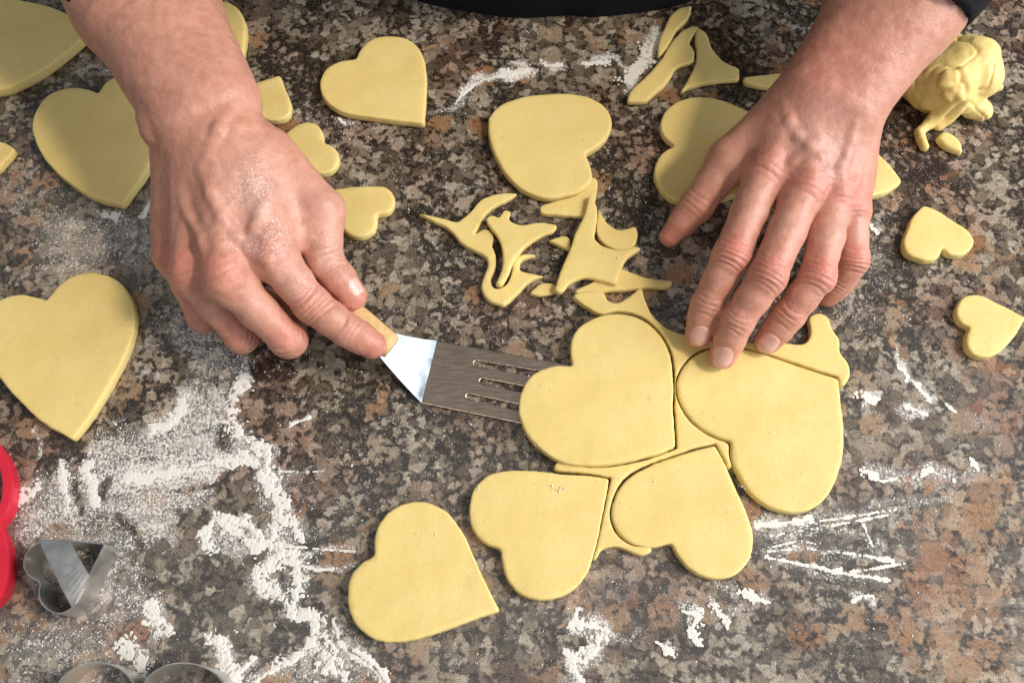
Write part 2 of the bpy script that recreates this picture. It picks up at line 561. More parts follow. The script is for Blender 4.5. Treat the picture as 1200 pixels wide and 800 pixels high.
# wiped clean or pressed places: density is multiplied by (1 - strength)
CLEAR = [
    ('poly', [(206, 618), (212, 604), (228, 595), (262, 594), (276, 600), (255, 604), (240, 614), (237, 632), (248, 648), (262, 652), (232, 657), (214, 645)], 2.5, 1.0),
    ('poly', [(150, 650), (180, 642), (225, 645), (262, 655), (275, 690), (270, 730), (230, 740), (208, 715), (200, 690), (172, 690), (168, 662)], 8, 0.93),
    ('poly', [(255, 560), (275, 545), (298, 542), (302, 552), (280, 565), (285, 580), (262, 585), (250, 575)], 4, 0.95),
    ('poly', [(140, 470), (170, 460), (200, 440), (205, 470), (180, 485), (150, 495)], 8, 0.8),
    ('line', [(210, 574), (240, 570), (258, 565)], 3, 0.8),
    ('line', [(140, 605), (155, 618), (165, 642)], 5, 0.85),
    ('line', [(118, 585), (122, 570), (130, 562)], 6, 0.7),
    ('line', [(84, 555), (90, 580), (92, 600)], 5, 0.8),
    ('line', [(128, 715), (133, 690), (140, 668), (155, 660)], 2.5, 0.7),
    ('poly', [(305, 668), (320, 664), (342, 668), (340, 678), (318, 684), (308, 680)], 3, 0.95),
    ('poly', [(338, 735), (352, 728), (372, 740), (362, 756), (335, 762), (325, 755)], 4, 0.9),
    ('poly', [(70, 612), (62, 618), (68, 624), (78, 618)], 3, 0.9),
    ('poly', [(262, 484), (272, 486), (272, 530), (262, 532), (255, 525)], 5, 0.6),
    ('poly', [(88, 250), (100, 245), (108, 252), (98, 260), (88, 258)], 4, 0.9),
]
RIDGE = [  # thick banks of flour: line points, half width px, height m
    ([(288, 440), (280, 455), (272, 470), (268, 488), (280, 507), (300, 522), (316, 530), (312, 545), (322, 560), (330, 578)], 7, 0.0016),
    ([(322, 560), (326, 590), (320, 620), (325, 645), (345, 655), (350, 680), (346, 705), (340, 722)], 9, 0.0019),
    ([(318, 657), (305, 668), (300, 680), (318, 692), (335, 705), (342, 716)], 6, 0.0017),
    ([(246, 640), (240, 622), (252, 608), (272, 606), (292, 616), (305, 630), (318, 640)], 6, 0.0015),
    ([(352, 720), (370, 728), (374, 745), (352, 765), (325, 780), (300, 798)], 7, 0.0016),
    ([(395, 736), (398, 755), (412, 768), (432, 780), (450, 795)], 6, 0.0014),
    ([(385, 770), (400, 772)], 8, 0.0012),
    ([(256, 750), (264, 765), (274, 785), (278, 802)], 9, 0.0017),
    ([(180, 708), (184, 725), (186, 740)], 7, 0.0013),
    ([(190, 725), (198, 738)], 5, 0.0010),
    ([(100, 548), (110, 575), (112, 590)], 7, 0.0008),
    ([(215, 470), (210, 485), (195, 498), (180, 502)], 5, 0.0008),
    ([(562, 95), (590, 88), (615, 84)], 6, 0.0014),
    ([(738, 98), (748, 80), (760, 64), (771, 42)], 8, 0.0016),
    ([(686, 75), (710, 73)], 4, 0.0010),
    ([(634, 72), (640, 77), (658, 76)], 3, 0.0008),
    ([(668, 772), (676, 790), (682, 804)], 7, 0.0014),
    ([(684, 765), (700, 755), (706, 742)], 5, 0.0009),
    ([(1016, 467), (1030, 468)], 5, 0.0010),
    ([(1056, 432), (1072, 449), (1090, 470)], 3.5, 0.0009),
    ([(886, 616), (920, 613), (950, 608)], 3, 0.0008),
    ([(950, 660), (970, 668), (985, 670)], 3, 0.0008),
    ([(70, 540), (75, 565), (80, 590)], 5, 0.0008),
    ([(340, 497), (352, 493), (362, 489)], 1.6, 0.0010),
    ([(1000, 704), (1010, 697), (1022, 699)], 2.5, 0.0008),
    ([(900, 618), (940, 613), (985, 607), (1050, 597)], 0.9, 0.0007),
    ([(900, 628), (950, 620), (1000, 611), (1040, 603)], 0.8, 0.0007),
    ([(905, 641), (935, 633), (955, 637)], 1.3, 0.0007),
    ([(930, 640), (965, 645), (1000, 649), (1047, 657)], 1.0, 0.0007),
    ([(900, 653), (945, 662), (985, 671), (1040, 680)], 1.2, 0.0008),
    ([(985, 672), (1030, 665), (1060, 660)], 0.7, 0.0006),
    ([(900, 646), (930, 643), (962, 641)], 0.8, 0.0006),
    ([(1012, 616), (1018, 630), (1024, 645)], 1.2, 0.0006),
    ([(1010, 552), (1022, 556), (1035, 565), (1050, 560)], 2.8, 0.0007),
    ([(1075, 562), (1088, 550), (1100, 556), (1116, 562)], 3.2, 0.0008),
    ([(1060, 476), (1072, 480), (1086, 486)], 3.2, 0.0008),
    ([(1138, 538), (1146, 550)], 3.5, 0.0007),
    ([(1107, 473), (1120, 484)], 2.0, 0.0007),
    ([(335, 640), (375, 643), (416, 646)], 1.1, 0.0008),
    ([(352, 662), (375, 668), (416, 663)], 1.4, 0.0008),
    ([(322, 552), (345, 553), (372, 553)], 0.9, 0.0007),
    ([(676, 714), (672, 730), (690, 732), (710, 738)], 4.0, 0.0009),
    ([(702, 744), (700, 760), (684, 776), (668, 768)], 5.0, 0.0010),
    ([(800, 716), (818, 720), (810, 738), (816, 752)], 3.5, 0.0008),
    ([(836, 708), (844, 722), (852, 730)], 4.0, 0.0008),
    ([(870, 694), (900, 706)], 4.0, 0.0008),
    ([(770, 752), (786, 764)], 3.5, 0.0008),
    ([(1020, 264), (1026, 274)], 3.0, 0.0006),
    ([(535, 120), (548, 106), (556, 100)], 4.0, 0.0008),
    ([(398, 140), (408, 150)], 2.5, 0.0007),
    ([(170, 250), (182, 232), (186, 222)], 4.0, 0.0006),
    ([(230, 545), (262, 540), (285, 535), (300, 545)], 7.0, 0.0008),
    ([(150, 560), (200, 556), (240, 548)], 7.0, 0.0006),
    ([(305, 560), (318, 575), (326, 590)], 9.0, 0.0010),
    ([(330, 610), (345, 615), (352, 630)], 5.0, 0.0009),
    ([(262, 610), (282, 625), (300, 640)], 7.0, 0.0008),
    ([(300, 770), (285, 785), (270, 798)], 5.0, 0.0010),
    ([(380, 745), (395, 762), (385, 785), (405, 790)], 7.0, 0.0010),
    ([(415, 760), (440, 778), (455, 798)], 4.0, 0.0009),
    ([(20, 590), (38, 578), (46, 568)], 5.0, 0.0007),
    ([(148, 755), (160, 770), (168, 785)], 6.0, 0.0008),
    ([(122, 252), (135, 256)], 5, 0.0007),
]
PINK = [
    ('poly', [(1060, 560), (1205, 540), (1205, 810), (1060, 810), (1030, 740), (1060, 640)], 45, 1.0),
    ('poly', [(1120, 420), (1205, 400), (1205, 520), (1160, 500)], 30, 1.0),
    ('poly', [(1040, 230), (1100, 180), (1205, 300), (1205, 420), (1120, 340)], 45, 0.55),
    ('poly', [(0, 190), (60, 200), (60, 330), (0, 340)], 40, 0.8),
    ('poly', [(0, 480), (70, 470), (60, 560), (0, 560)], 30, 0.8),
    ('poly', [(10, 680), (60, 690), (60, 740), (5, 745)], 20, 1.0),
    ('poly', [(640, 650), (740, 640), (760, 800), (630, 790)], 30, 0.6),
    ('poly', [(900, 700), (1010, 700), (1030, 800), (950, 800)], 30, 0.4),
    ('poly', [(120, 450), (200, 430), (200, 500), (130, 500)], 25, 0.7),
    ('poly', [(110, 730), (165, 725), (165, 775), (110, 775)], 14, 0.8),
    ('poly', [(400, 580), (450, 560), (450, 640), (400, 640)], 20, 0.5),
    ('poly', [(960, 330), (1080, 350), (1060, 420), (980, 400)], 30, 0.4),
    ('poly', [(630, 30), (760, 30), (750, 70), (640, 70)], 15, 0.5),
    ('poly', [(430, 440), (500, 440), (500, 480), (440, 490)], 25, 0.4),
    ('poly', [(880, 20), (920, 10), (920, 40), (880, 40)], 12, 0.7),
]


SHEEN_HAZE = [  # where the painted sheen and the smears lighten the stone
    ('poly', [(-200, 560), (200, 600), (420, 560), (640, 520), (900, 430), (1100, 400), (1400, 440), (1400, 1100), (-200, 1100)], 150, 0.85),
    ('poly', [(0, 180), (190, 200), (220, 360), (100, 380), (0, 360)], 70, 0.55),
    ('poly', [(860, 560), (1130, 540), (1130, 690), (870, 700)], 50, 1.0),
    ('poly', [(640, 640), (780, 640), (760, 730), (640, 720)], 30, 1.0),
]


def eval_mask(uv, items):
    r = np.zeros(len(uv))
    for kind, pts, w, dens in items:
        pts = np.asarray(pts, float)
        lo, hi = pts.min(0) - 2.2 * w, pts.max(0) + 2.2 * w
        sel = np.where((uv[:, 0] > lo[0]) & (uv[:, 0] < hi[0]) & (uv[:, 1] > lo[1]) & (uv[:, 1] < hi[1]))[0]
        if not len(sel):
            continue
        q = uv[sel]
        if kind == 'poly':
            s = poly_sd(q, pts)
            v = np.clip(0.5 - s / (2.0 * w), 0, 1)
        else:
            d = np.full(len(q), 1e9)
            for i in range(len(pts) - 1):
                d = np.minimum(d, seg_dist(q, pts[i], pts[i + 1])[0])
            v = np.clip(1.35 - d / w, 0, 1)
        v = v * v * (3 - 2 * v) * dens
        r[sel] = np.maximum(r[sel], v)
    return r


def flour_density(xy):
    p3 = np.concatenate([xy, np.zeros((len(xy), 1))], 1)
    jit = np.stack([fbm(p3, 90, 21) - 0.5, fbm(p3, 90, 31) - 0.5], 1) * 30
    uv = project(p3) + jit
    d = eval_mask(uv, DUST)
    d = np.maximum(d, eval_mask(uv, [('line', r_[0], r_[1] * 1.3, 0.72) for r_ in RIDGE]))
    c = eval_mask(project(p3) + jit * 0.35, CLEAR)
    return d * (1 - c)


# ------------------------------------------------------------------ the countertop
def axis(lo, hi, flo, fhi, step, coarse):
    a = np.arange(lo, flo, coarse)
    b = np.arange(flo, fhi, step)
    c = np.append(np.arange(fhi, hi, coarse), hi)
    return np.concatenate([a, b, c])


EDGE_Y = 0.272
xs = axis(-1.0, 1.0, -0.42, 0.42, 0.0016, 0.06)
ys = np.append(axis(-0.80, EDGE_Y, -0.30, EDGE_Y - 0.004, 0.0016, 0.06)[:-1], EDGE_Y)
ys = np.unique(np.round(ys, 5))
gx, gy = np.meshgrid(xs, ys)
nx, ny = len(xs), len(ys)
top = np.stack([gx.ravel(), gy.ravel(), np.zeros(nx * ny)], 1)
idx = np.arange(nx * ny).reshape(ny, nx)
quads = np.stack([idx[:-1, :-1], idx[:-1, 1:], idx[1:, 1:], idx[1:, :-1]], -1).reshape(-1, 4)
TH = 0.03
# closed slab: skirt round the rim and a bottom
rim = np.concatenate([idx[0, :], idx[1:, -1], idx[-1, -2::-1], idx[-2:0:-1, 0]])
low = top[rim].copy()
low[:, 2] = -TH
base = len(top)
k = np.arange(len(rim))
kn = (k + 1) % len(rim)
skirt = np.stack([rim[k], base + k, base + kn, rim[kn]], -1)
faces = quads.tolist() + skirt.tolist() + [list(range(base + len(rim) - 1, base - 1, -1))]
allv = np.concatenate([top, low])
counter = obj('countertop', allv, faces, MAT['granite'], smooth=False)
tag(counter, 'polished brown and grey granite countertop dusted with flour', 'countertop', kind='structure')
fd = flour_density(allv[:, :2])
add_attr(counter, 'flour', fd)
add_attr(counter, 'sheen_haze', eval_mask(project(allv * np.array([1, 1, 0])), SHEEN_HAZE))
add_attr(counter, 'pink', eval_mask(project(allv * np.array([1, 1, 0])), PINK))

# ------------------------------------------------------------------ dough slabs
def smooth_outline(pts, z, step=0.0011):
    n = len(pts)
    xy = unproject([(p[0], p[1]) for p in pts], z)[:, :2]
    corner = [len(p) > 2 for p in pts]
    out = []
    for i in range(n):
        a, b = xy[i], xy[(i + 1) % n]
        pa, nb = xy[i - 1], xy[(i + 2) % n]
        L = np.linalg.norm(b - a)

        def tan(pv, c, nx_):
            l1, l2 = np.linalg.norm(c - pv) + 1e-9, np.linalg.norm(nx_ - c) + 1e-9
            t = (c - pv) / l1 * l2 + (nx_ - c) / l2 * l1
            return t / (np.linalg.norm(t) + 1e-9) * L
        m0 = (b - a) if corner[i] else tan(pa, a, b)
        m1 = (b - a) if corner[(i + 1) % n] else tan(a, b, nb)
        k = max(2, int(L / step))
        for j in range(k):
            t = j / k
            out.append((2 * t**3 - 3 * t**2 + 1) * a + (t**3 - 2 * t**2 + t) * m0 + (-2 * t**3 + 3 * t**2) * b + (t**3 - t**2) * m1)
    out = np.array(out)
    ar = 0.5 * np.sum(out[:, 0] * np.roll(out[:, 1], -1) - np.roll(out[:, 0], -1) * out[:, 1])
    if ar < 0:
        out = out[::-1]
    for _ in range(2):
        out = 0.5 * out + 0.25 * (np.roll(out, 1, 0) + np.roll(out, -1, 0))
    return out


def loop_normals(L):
    e = np.roll(L, -1, 0) - np.roll(L, 1, 0)
    e /= np.linalg.norm(e, axis=1)[:, None] + 1e-12
    return np.stack([e[:, 1], -e[:, 0]], 1)      # outward for a CCW loop


def slab(name, pts, h=0.008, z0=0.0, grow=0.0, bevel=0.0022, parent=None, wob=0.0003, tilt=None, grid=0.0026, seed=0, mat='dough', ztrace=None):
    L = smooth_outline(pts, (z0 if not callable(z0) else 0) + h if ztrace is None else ztrace)
    n = len(L)
    N = loop_normals(L)
    p3o = np.concatenate([L, np.full((n, 1), seed * 0.61)], 1)
    L = L + N * (grow + (fbm(p3o, 120, 71 + seed) - 0.5) * 0.0007 + (fbm(p3o, 420, 81 + seed, 2) - 0.5) * 0.00045)[:, None]
    rings = [L]
    pts2 = [L]
    for ins in (0.16, 0.45, 1.0):
        q = L - N * (bevel * ins)
        rings.append(q)
    lo, hi = L.min(0), L.max(0)
    ggx, ggy = np.meshgrid(np.arange(lo[0], hi[0], grid), np.arange(lo[1], hi[1], grid))
    G = np.stack([ggx.ravel(), ggy.ravel()], 1) + (rng.random((ggx.size, 2)) - 0.5) * grid * 0.5
    cand, cd = [], []
    for q, ins in list(zip(rings[1:], (0.16, 0.45, 1.0))) + [(G, 1.45)]:
        s = -poly_sd(q, L)
        ok = s > bevel * ins * 0.93
        cand.append(q[ok])
        cd.append(s[ok])
    Q = np.concatenate([L] + cand)
    D = np.concatenate([np.zeros(n)] + cd)
    res = delaunay_2d_cdt([Vector(p) for p in Q], [], [list(range(n))], 1, 1e-7)
    V2, _, F, ov = res[0], res[1], res[2], res[3]
    V2 = np.array([(v.x, v.y) for v in V2])
    d = np.array([D[o[0]] if len(o) else 0.0 for o in ov])
    r = bevel
    dz = np.where(d < r, r - np.sqrt(np.maximum(0, r * r - (r - np.minimum(d, r))**2)), 0)
    p3 = np.concatenate([V2, np.full((len(V2), 1), seed * 0.37)], 1)
    und = (fbm(p3, 55, 3 + seed) - 0.5) * 2 * wob + (fbm(p3, 160, 9 + seed) - 0.5) * wob * 0.7
    und = und + (fbm(p3, 22, 61 + seed, 2) - 0.5) * 0.0011
    for tx, ty in TIPS:
        und = und - 0.0009 * np.exp(-((V2[:, 0] - tx)**2 + (V2[:, 1] - ty)**2) / 0.0085**2)
    zt = h - dz + und * np.clip(d / r, 0.35, 1)
    V = np.concatenate([V2, zt[:, None]], 1)
    # walls
    first = {}
    for i, o_ in enumerate(ov):
        for j in o_:
            if j < n and j not in first:
                first[j] = i
    m = len(V)
    wall_rings = []
    p3l = np.concatenate([L, np.full((n, 1), seed * 0.37)], 1)
    wv = (fbm(p3l, 300, 40 + seed) - 0.5) * 0.0005
    prof = [(0.00015, h * 0.45), (0.0001, 0.0014), (-0.0005, 0.0)]
    extra = []
    for off, z in prof:
        if z >= h - bevel:
            z = (h - bevel) * 0.6
        q = L + N * (off + (wv if z > 0 else 0))[:, None] if z > 0 else L + N * off
        extra.append(np.concatenate([q, np.full((n, 1), z)], 1))
    V = np.concatenate([V] + extra)
    FF = [list(f) for f in F]
    top_i = [first.get(j, 0) for j in range(n)]
    prev = top_i
    for k_ in range(len(extra)):
        cur = [m + k_ * n + j for j in range(n)]
        for j in range(n):
            j2 = (j + 1) % n
            if prev[j] != prev[j2]:
                FF.append([prev[j2], prev[j], cur[j], cur[j2]])
        prev = cur
    bt = delaunay_2d_cdt([Vector(p) for p in extra[-1][:, :2]], [], [list(range(n))], 1, 1e-7)
    if len(bt[0]) == n:
        FF += [[m + (len(extra) - 1) * n + i for i in f][::-1] for f in bt[2]]
    V[m + (len(extra) - 1) * n:, 2] = 0.0004
    zz = z0(V[:, 0], V[:, 1]) if callable(z0) else z0
    V[:, 2] += zz
    c = V.mean(0)
    c[2] = V[:, 2].min()
    o = obj(name, V - c, FF, MAT[mat], parent)
    o.location = c
    return o


C = 1  # corner flag
TIPS = [tuple(P(819, 391, 0.0145)[:2]), tuple(P(847, 416, 0.0145)[:2]), tuple(P(900, 399, 0.0142)[:2])]  # where fingers press
HEARTS = [
    # name, outline, height, base height, label
    ([(586, 715, C), (575, 695), (563, 670), (550, 640), (535, 612), (520, 597), (500, 588), (480, 588), (460, 596), (445, 612), (438, 632),
      (439, 650, C), (425, 658), (412, 673), (407, 697), (411, 720), (425, 739), (445, 750), (470, 752), (500, 745), (540, 731)],
     0.0068, 0, 'large dough heart alone at the bottom, left of the cut sheet, point towards the right'),
    ([(714, 561, C), (700, 558), (660, 555), (620, 551), (590, 551), (570, 557), (555, 573), (550, 596), (554, 618), (566, 634), (587, 643, C),
      (589, 660), (596, 680), (611, 696), (635, 703), (655, 699), (676, 687), (690, 666), (700, 632), (708, 592)],
     0.0068, 0, 'dough heart at the lower left of the cut sheet with flour crumb on top'),
    ([(838, 521, C), (818, 526), (790, 535), (760, 546), (735, 561), (721, 582), (717, 604), (725, 624), (740, 636), (762, 641), (787, 636, C),
      (795, 650), (806, 664), (825, 675), (845, 678), (865, 671), (878, 655), (883, 630), (875, 600), (862, 571), (850, 543)],
     0.0068, 0, 'dough heart at the bottom of the cut sheet, its point reaching up between two hearts'),
    ([(983, 444, C), (955, 435), (920, 423), (890, 413), (868, 408), (845, 407), (820, 413), (803, 427), (794, 448), (797, 470), (810, 490),
      (832, 507), (857, 517, C), (857, 535), (868, 560), (885, 582), (905, 595), (928, 600), (948, 597), (970, 580), (984, 550), (989, 512), (986, 475)],
     0.0068, 0, 'large dough heart under the fingertips of the empty hand'),
    ([(671, 428, C), (668, 408), (675, 387), (694, 373), (722, 367), (750, 373), (771, 389), (785, 414), (789, 445), (789, 480), (791, 508),
      (792, 523, C), (770, 531), (740, 539), (712, 544), (688, 545), (660, 541), (635, 527), (616, 505), (608, 480), (612, 456), (625, 438), (646, 429)],
     0.0068, 0.0032, 'large dough heart being lifted on the slotted spatula'),
    ([(54, 352, C), (40, 347), (20, 345), (0, 351), (-15, 363), (-22, 385), (-17, 412), (0, 443), (25, 472), (55, 498), (84, 514, C),
      (101, 494), (121, 464), (140, 430), (153, 400), (158, 370), (152, 346), (137, 328), (110, 319), (85, 323), (68, 335)],
     0.0076, 0, 'large dough heart at the left edge above the red cookie cutter'),
    ([(115, 109, C), (100, 104), (80, 103), (58, 110), (43, 127), (37, 148), (43, 170), (60, 195), (85, 217), (115, 233), (143, 239, C),
      (155, 223), (170, 202), (180, 183), (184, 160), (178, 130), (165, 105), (150, 92), (135, 90), (122, 98)],
     0.0076, 0, 'large dough heart left of the spatula arm, half in its shadow'),
    ([(104, 38, C), (85, 20), (60, 8), (25, 0), (-15, -10), (-50, -10), (-75, 8), (-80, 30), (-66, 48, C), (-78, 65), (-70, 90), (-45, 104),
      (0, 105), (40, 88), (70, 67)],
     0.0085, 0, 'large dough heart in the top left corner, cut by the frame'),
    ([(417, 69, C), (400, 71), (385, 78), (376, 91), (376, 107), (385, 121), (400, 130), (430, 136), (460, 140), (497, 144, C), (499, 110),
      (499, 82), (493, 60), (480, 47), (460, 42), (440, 44), (425, 54)],
     0.0068, 0, 'medium dough heart near the top between the two hands, point at lower right'),
    ([(236, 4), (252, 0), (266, 2), (280, 11), (288, 30), (286, 55), (279, 82), (262, 108, C), (238, 98), (212, 75), (205, 50), (214, 36),
      (230, 32, C), (228, 18)],
     0.0076, 0, 'dough heart mostly hidden behind the spatula forearm at the top'),
    ([(328, 88, C), (334, 104), (341, 124), (337, 136), (322, 141), (306, 137, C), (297, 145), (280, 140), (272, 124), (280, 106), (305, 95)],
     0.0068, 0, 'dough heart peeking out beside the spatula wrist, only its point corner showing'),
    ([(339, 152), (356, 143), (370, 145), (378, 155), (380, 167, C), (391, 172), (397, 184), (392, 197), (380, 203), (362, 199), (340, 188), (322, 172, C)],
     0.0065, 0, 'small dough heart touching the back of the spatula hand, point hidden'),
    ([(391, 221, C), (410, 219), (435, 218), (452, 219), (461, 228), (462, 239), (456, 248), (441, 251, C), (441, 263), (436, 272), (425, 277),
      (411, 276), (401, 267), (396, 245)],
     0.0065, 0, 'small dough heart right of the spatula thumb'),
    ([(686, 180, C), (700, 172), (713, 158), (717, 142), (710, 126), (695, 116), (670, 110), (640, 110), (610, 114), (585, 124), (572, 138, C),
      (573, 160), (582, 185), (597, 208), (615, 223), (637, 231), (662, 229), (684, 221), (694, 210), (692, 195)],
     0.0068, 0, 'large dough heart at the top centre with dough scraps at its lower lobe'),
    ([(791, 170, C), (779, 160), (774, 147), (780, 130), (796, 118), (820, 113), (846, 117), (870, 127), (905, 145), (935, 170), (948, 192, C),
      (920, 206), (880, 220), (850, 232), (825, 238), (800, 237), (784, 231), (771, 216), (767, 200), (775, 180)],
     0.0068, 0, 'large dough heart under the empty hand beside its thumb'),
    ([(1057, 213, C), (1050, 202), (1036, 186), (1022, 175), (1000, 165), (980, 165), (972, 178, C), (956, 184), (952, 203), (962, 220),
      (985, 228), (1010, 230), (1035, 227)],
     0.0068, 0, 'dough heart with only its point showing right of the empty hand'),
    ([(1083, 240, C), (1092, 243), (1117, 258), (1136, 271), (1142, 283), (1136, 294), (1122, 299), (1111, 297), (1105, 290, C), (1101, 300),
      (1090, 305), (1075, 302), (1063, 296), (1059, 285), (1063, 270), (1072, 251)],
     0.0068, 0, 'small dough heart on the right, upper of two, point upwards'),
    ([(1203, 372, C), (1170, 355), (1146, 345), (1131, 347), (1122, 359), (1122, 371), (1128, 379), (1137, 383, C), (1133, 393), (1133, 405),
      (1141, 415), (1155, 418), (1170, 413), (1187, 397)],
     0.0068, 0, 'small dough heart at the right edge, lower of two'),
    ([(17, 174, C), (8, 168), (-8, 164), (-22, 166), (-30, 176), (-24, 184, C), (-28, 196), (-16, 204), (-4, 198), (8, 186)],
     0.0068, 0, 'small dough heart tip poking in at the left edge'),
]
for i, (pts, h, z0, label) in enumerate(HEARTS):
    o = slab('heart_cookie', pts, h, z0, bevel=0.0013, wob=0.00045, seed=i)
    tag(o, label, 'cookie dough', 'cut out dough hearts')

# leftover sheet round the cut hearts
WEB = [(672, 346, C), (690, 342), (705, 342), (712, 353), (722, 356), (735, 350), (746, 342), (751, 337, C), (755, 352), (764, 370), (780, 384),
       (805, 394), (840, 399), (880, 402), (915, 403), (948, 400), (952, 385), (950, 372), (960, 368), (968, 371), (974, 385), (983, 400),
       (983, 412), (993, 427), (994, 442), (987, 452, C), (984, 440, C), (955, 431), (920, 419), (890, 409), (868, 404), (845, 403),
       (818, 409), (800, 425), (790.5, 448), (793.5, 471), (807, 493), (830, 511), (853, 520, C), (853.5, 537), (856, 548), (851, 538),
       (840, 517, C), (818, 522), (790, 531), (760, 542), (733, 557), (718, 580), (713, 604), (721, 626), (738, 639), (762, 645), (752, 649),
       (735, 642), (720, 638), (706, 641), (696, 656, C), (703, 632), (711, 594), (718, 558, C), (700, 554), (650, 549, C), (651, 546),
       (690, 549), (712, 548), (742, 543), (772, 535), (796, 526, C), (795, 508), (793, 480), (793, 445), (789, 412), (774, 386), (752, 369), (722, 363),
       (703, 366), (690, 359)]
web = slab('dough_sheet', WEB, 0.0062, 0, grow=0.0007, bevel=0.0010, wob=0.0002, seed=31, grid=0.002)
tag(web, 'leftover rolled dough sheet webbed between the four cut hearts', 'dough')

SCRAPS = [
    ([(632, 241, C), (652, 235), (680, 226), (697, 208), (699, 228), (692, 254, C), (662, 252), (633, 250, C)], 0.0048, 0.0,
     'dough scrap strip tucked under the lower lobe of the top centre heart'),
    ([(701, 242, C), (710, 259), (725, 269), (745, 264, C), (747, 270), (735, 293), (716, 290), (703, 280)], 0.0044, 0.0,
     'pronged dough scrap behind the star shaped one'),
    ([(642, 281, C), (667, 278), (668, 293, C)], 0.0044, 0.0, 'tiny pointed dough scrap left of the star shaped one'),
    ([(620, 343, C), (637, 331), (652, 335), (649, 343, C), (632, 346)], 0.0044, 0.0, 'tiny dough scrap at the foot of the star shaped one'),
    ([(672, 341, C), (700, 327), (727, 315), (750, 323), (789, 329, C), (787, 333), (760, 336), (735, 339), (710, 341), (682, 345)], 0.0048, 0.0,
     'long pointed dough scrap below the star shaped one'),
    ([(690, 228, C), (685, 251), (677, 267), (667, 293), (657, 318), (649, 340, C), (655, 343), (667, 332), (683, 325), (701, 327), (722, 333, C),
      (728, 315), (736, 302), (752, 291, C), (747, 288), (733, 292), (720, 292), (707, 288), (696, 279, C), (698, 266), (700, 252), (697, 236)], 0.0048, 0.0040,
     'star shaped dough scrap lying on top of the scrap pile'),
    ([(490, 249, C), (512, 254), (536, 260, C), (550, 249), (562, 235), (582, 227), (607, 226, C), (597, 233), (582, 240), (570, 250), (562, 263),
      (556, 274, C), (570, 268), (579, 278), (576, 286, C), (581, 300), (580, 313), (575, 329), (580, 338), (592, 334), (600, 318), (602, 305),
      (611, 298), (629, 298, C), (609, 308), (609, 316), (622, 320), (638, 323, C), (620, 330), (606, 344), (590, 358, C), (571, 350), (564, 337),
      (568, 321), (572, 310), (570, 301), (560, 295), (542, 285), (525, 267), (508, 259)], 0.0048, 0.0,
     'winding dough scrap with long curled tail, leftmost of the scrap pile'),
    ([(569, 256, C), (575, 252), (585, 255, C), (591, 245, C), (599, 247, C), (596, 256), (611, 263), (629, 260), (653, 263, C), (650, 269), (635, 276),
      (614, 291), (601, 308), (595, 323), (588, 335, C), (580, 333, C), (588, 315), (589, 298), (584, 278), (574, 265)], 0.0046, 0.0040,
     'forked dough scrap lying across the winding one'),
    ([(796, 9, C), (811, 6, C), (809, 16), (790, 40), (782, 55), (772, 66, C), (771, 58), (779, 32), (787, 16)], 0.0048, 0.0,
     'narrow dough scrap nearest the black shirt'),
    ([(735, 119, C), (737, 110), (755, 91), (775, 69), (790, 46), (803, 34), (818, 31), (812, 42), (808, 50), (814, 60), (813, 72, C), (792, 80),
      (784, 94), (765, 112), (756, 119, C)], 0.0048, 0.0, 'long dough scrap slanting beside the flour streak at the top'),
    ([(817, 31, C), (826, 37), (834, 55), (847, 71), (866, 80, C), (867, 93, C), (840, 95), (815, 100), (798, 107, C), (811, 84), (816, 72),
      (817, 60), (815, 44)], 0.0048, 0.0, 'triangular dough scrap with flaring foot at the top'),
    ([(871, 90, C), (898, 87), (925, 84, C), (920, 98), (897, 102), (873, 97, C)], 0.0048, 0.0, 'small dough scrap touching the empty hand wrist'),
]
for i, (pts, h, z0, label) in enumerate(SCRAPS):
    o = slab('dough_scrap', pts, h, z0, bevel=0.0011, seed=50 + i, grid=0.002, wob=0.0005, ztrace=h + z0)
    tag(o, label, 'dough scrap', 'dough scraps left from cutting')


# ------------------------------------------------------------------ implicit surfaces
def capsule(p, a, b, ra, rb):
    ba = b - a
    pa = p - a
    t = np.clip((pa @ ba) / (ba @ ba + 1e-12), 0, 1)
    return np.linalg.norm(pa - t[:, None] * ba, axis=1) - (ra + (rb - ra) * t)


def smin(a, b, k):
    h = np.clip(0.5 + 0.5 * (b - a) / k, 0, 1)
    return b + (a - b) * h - k * h * (1 - h)


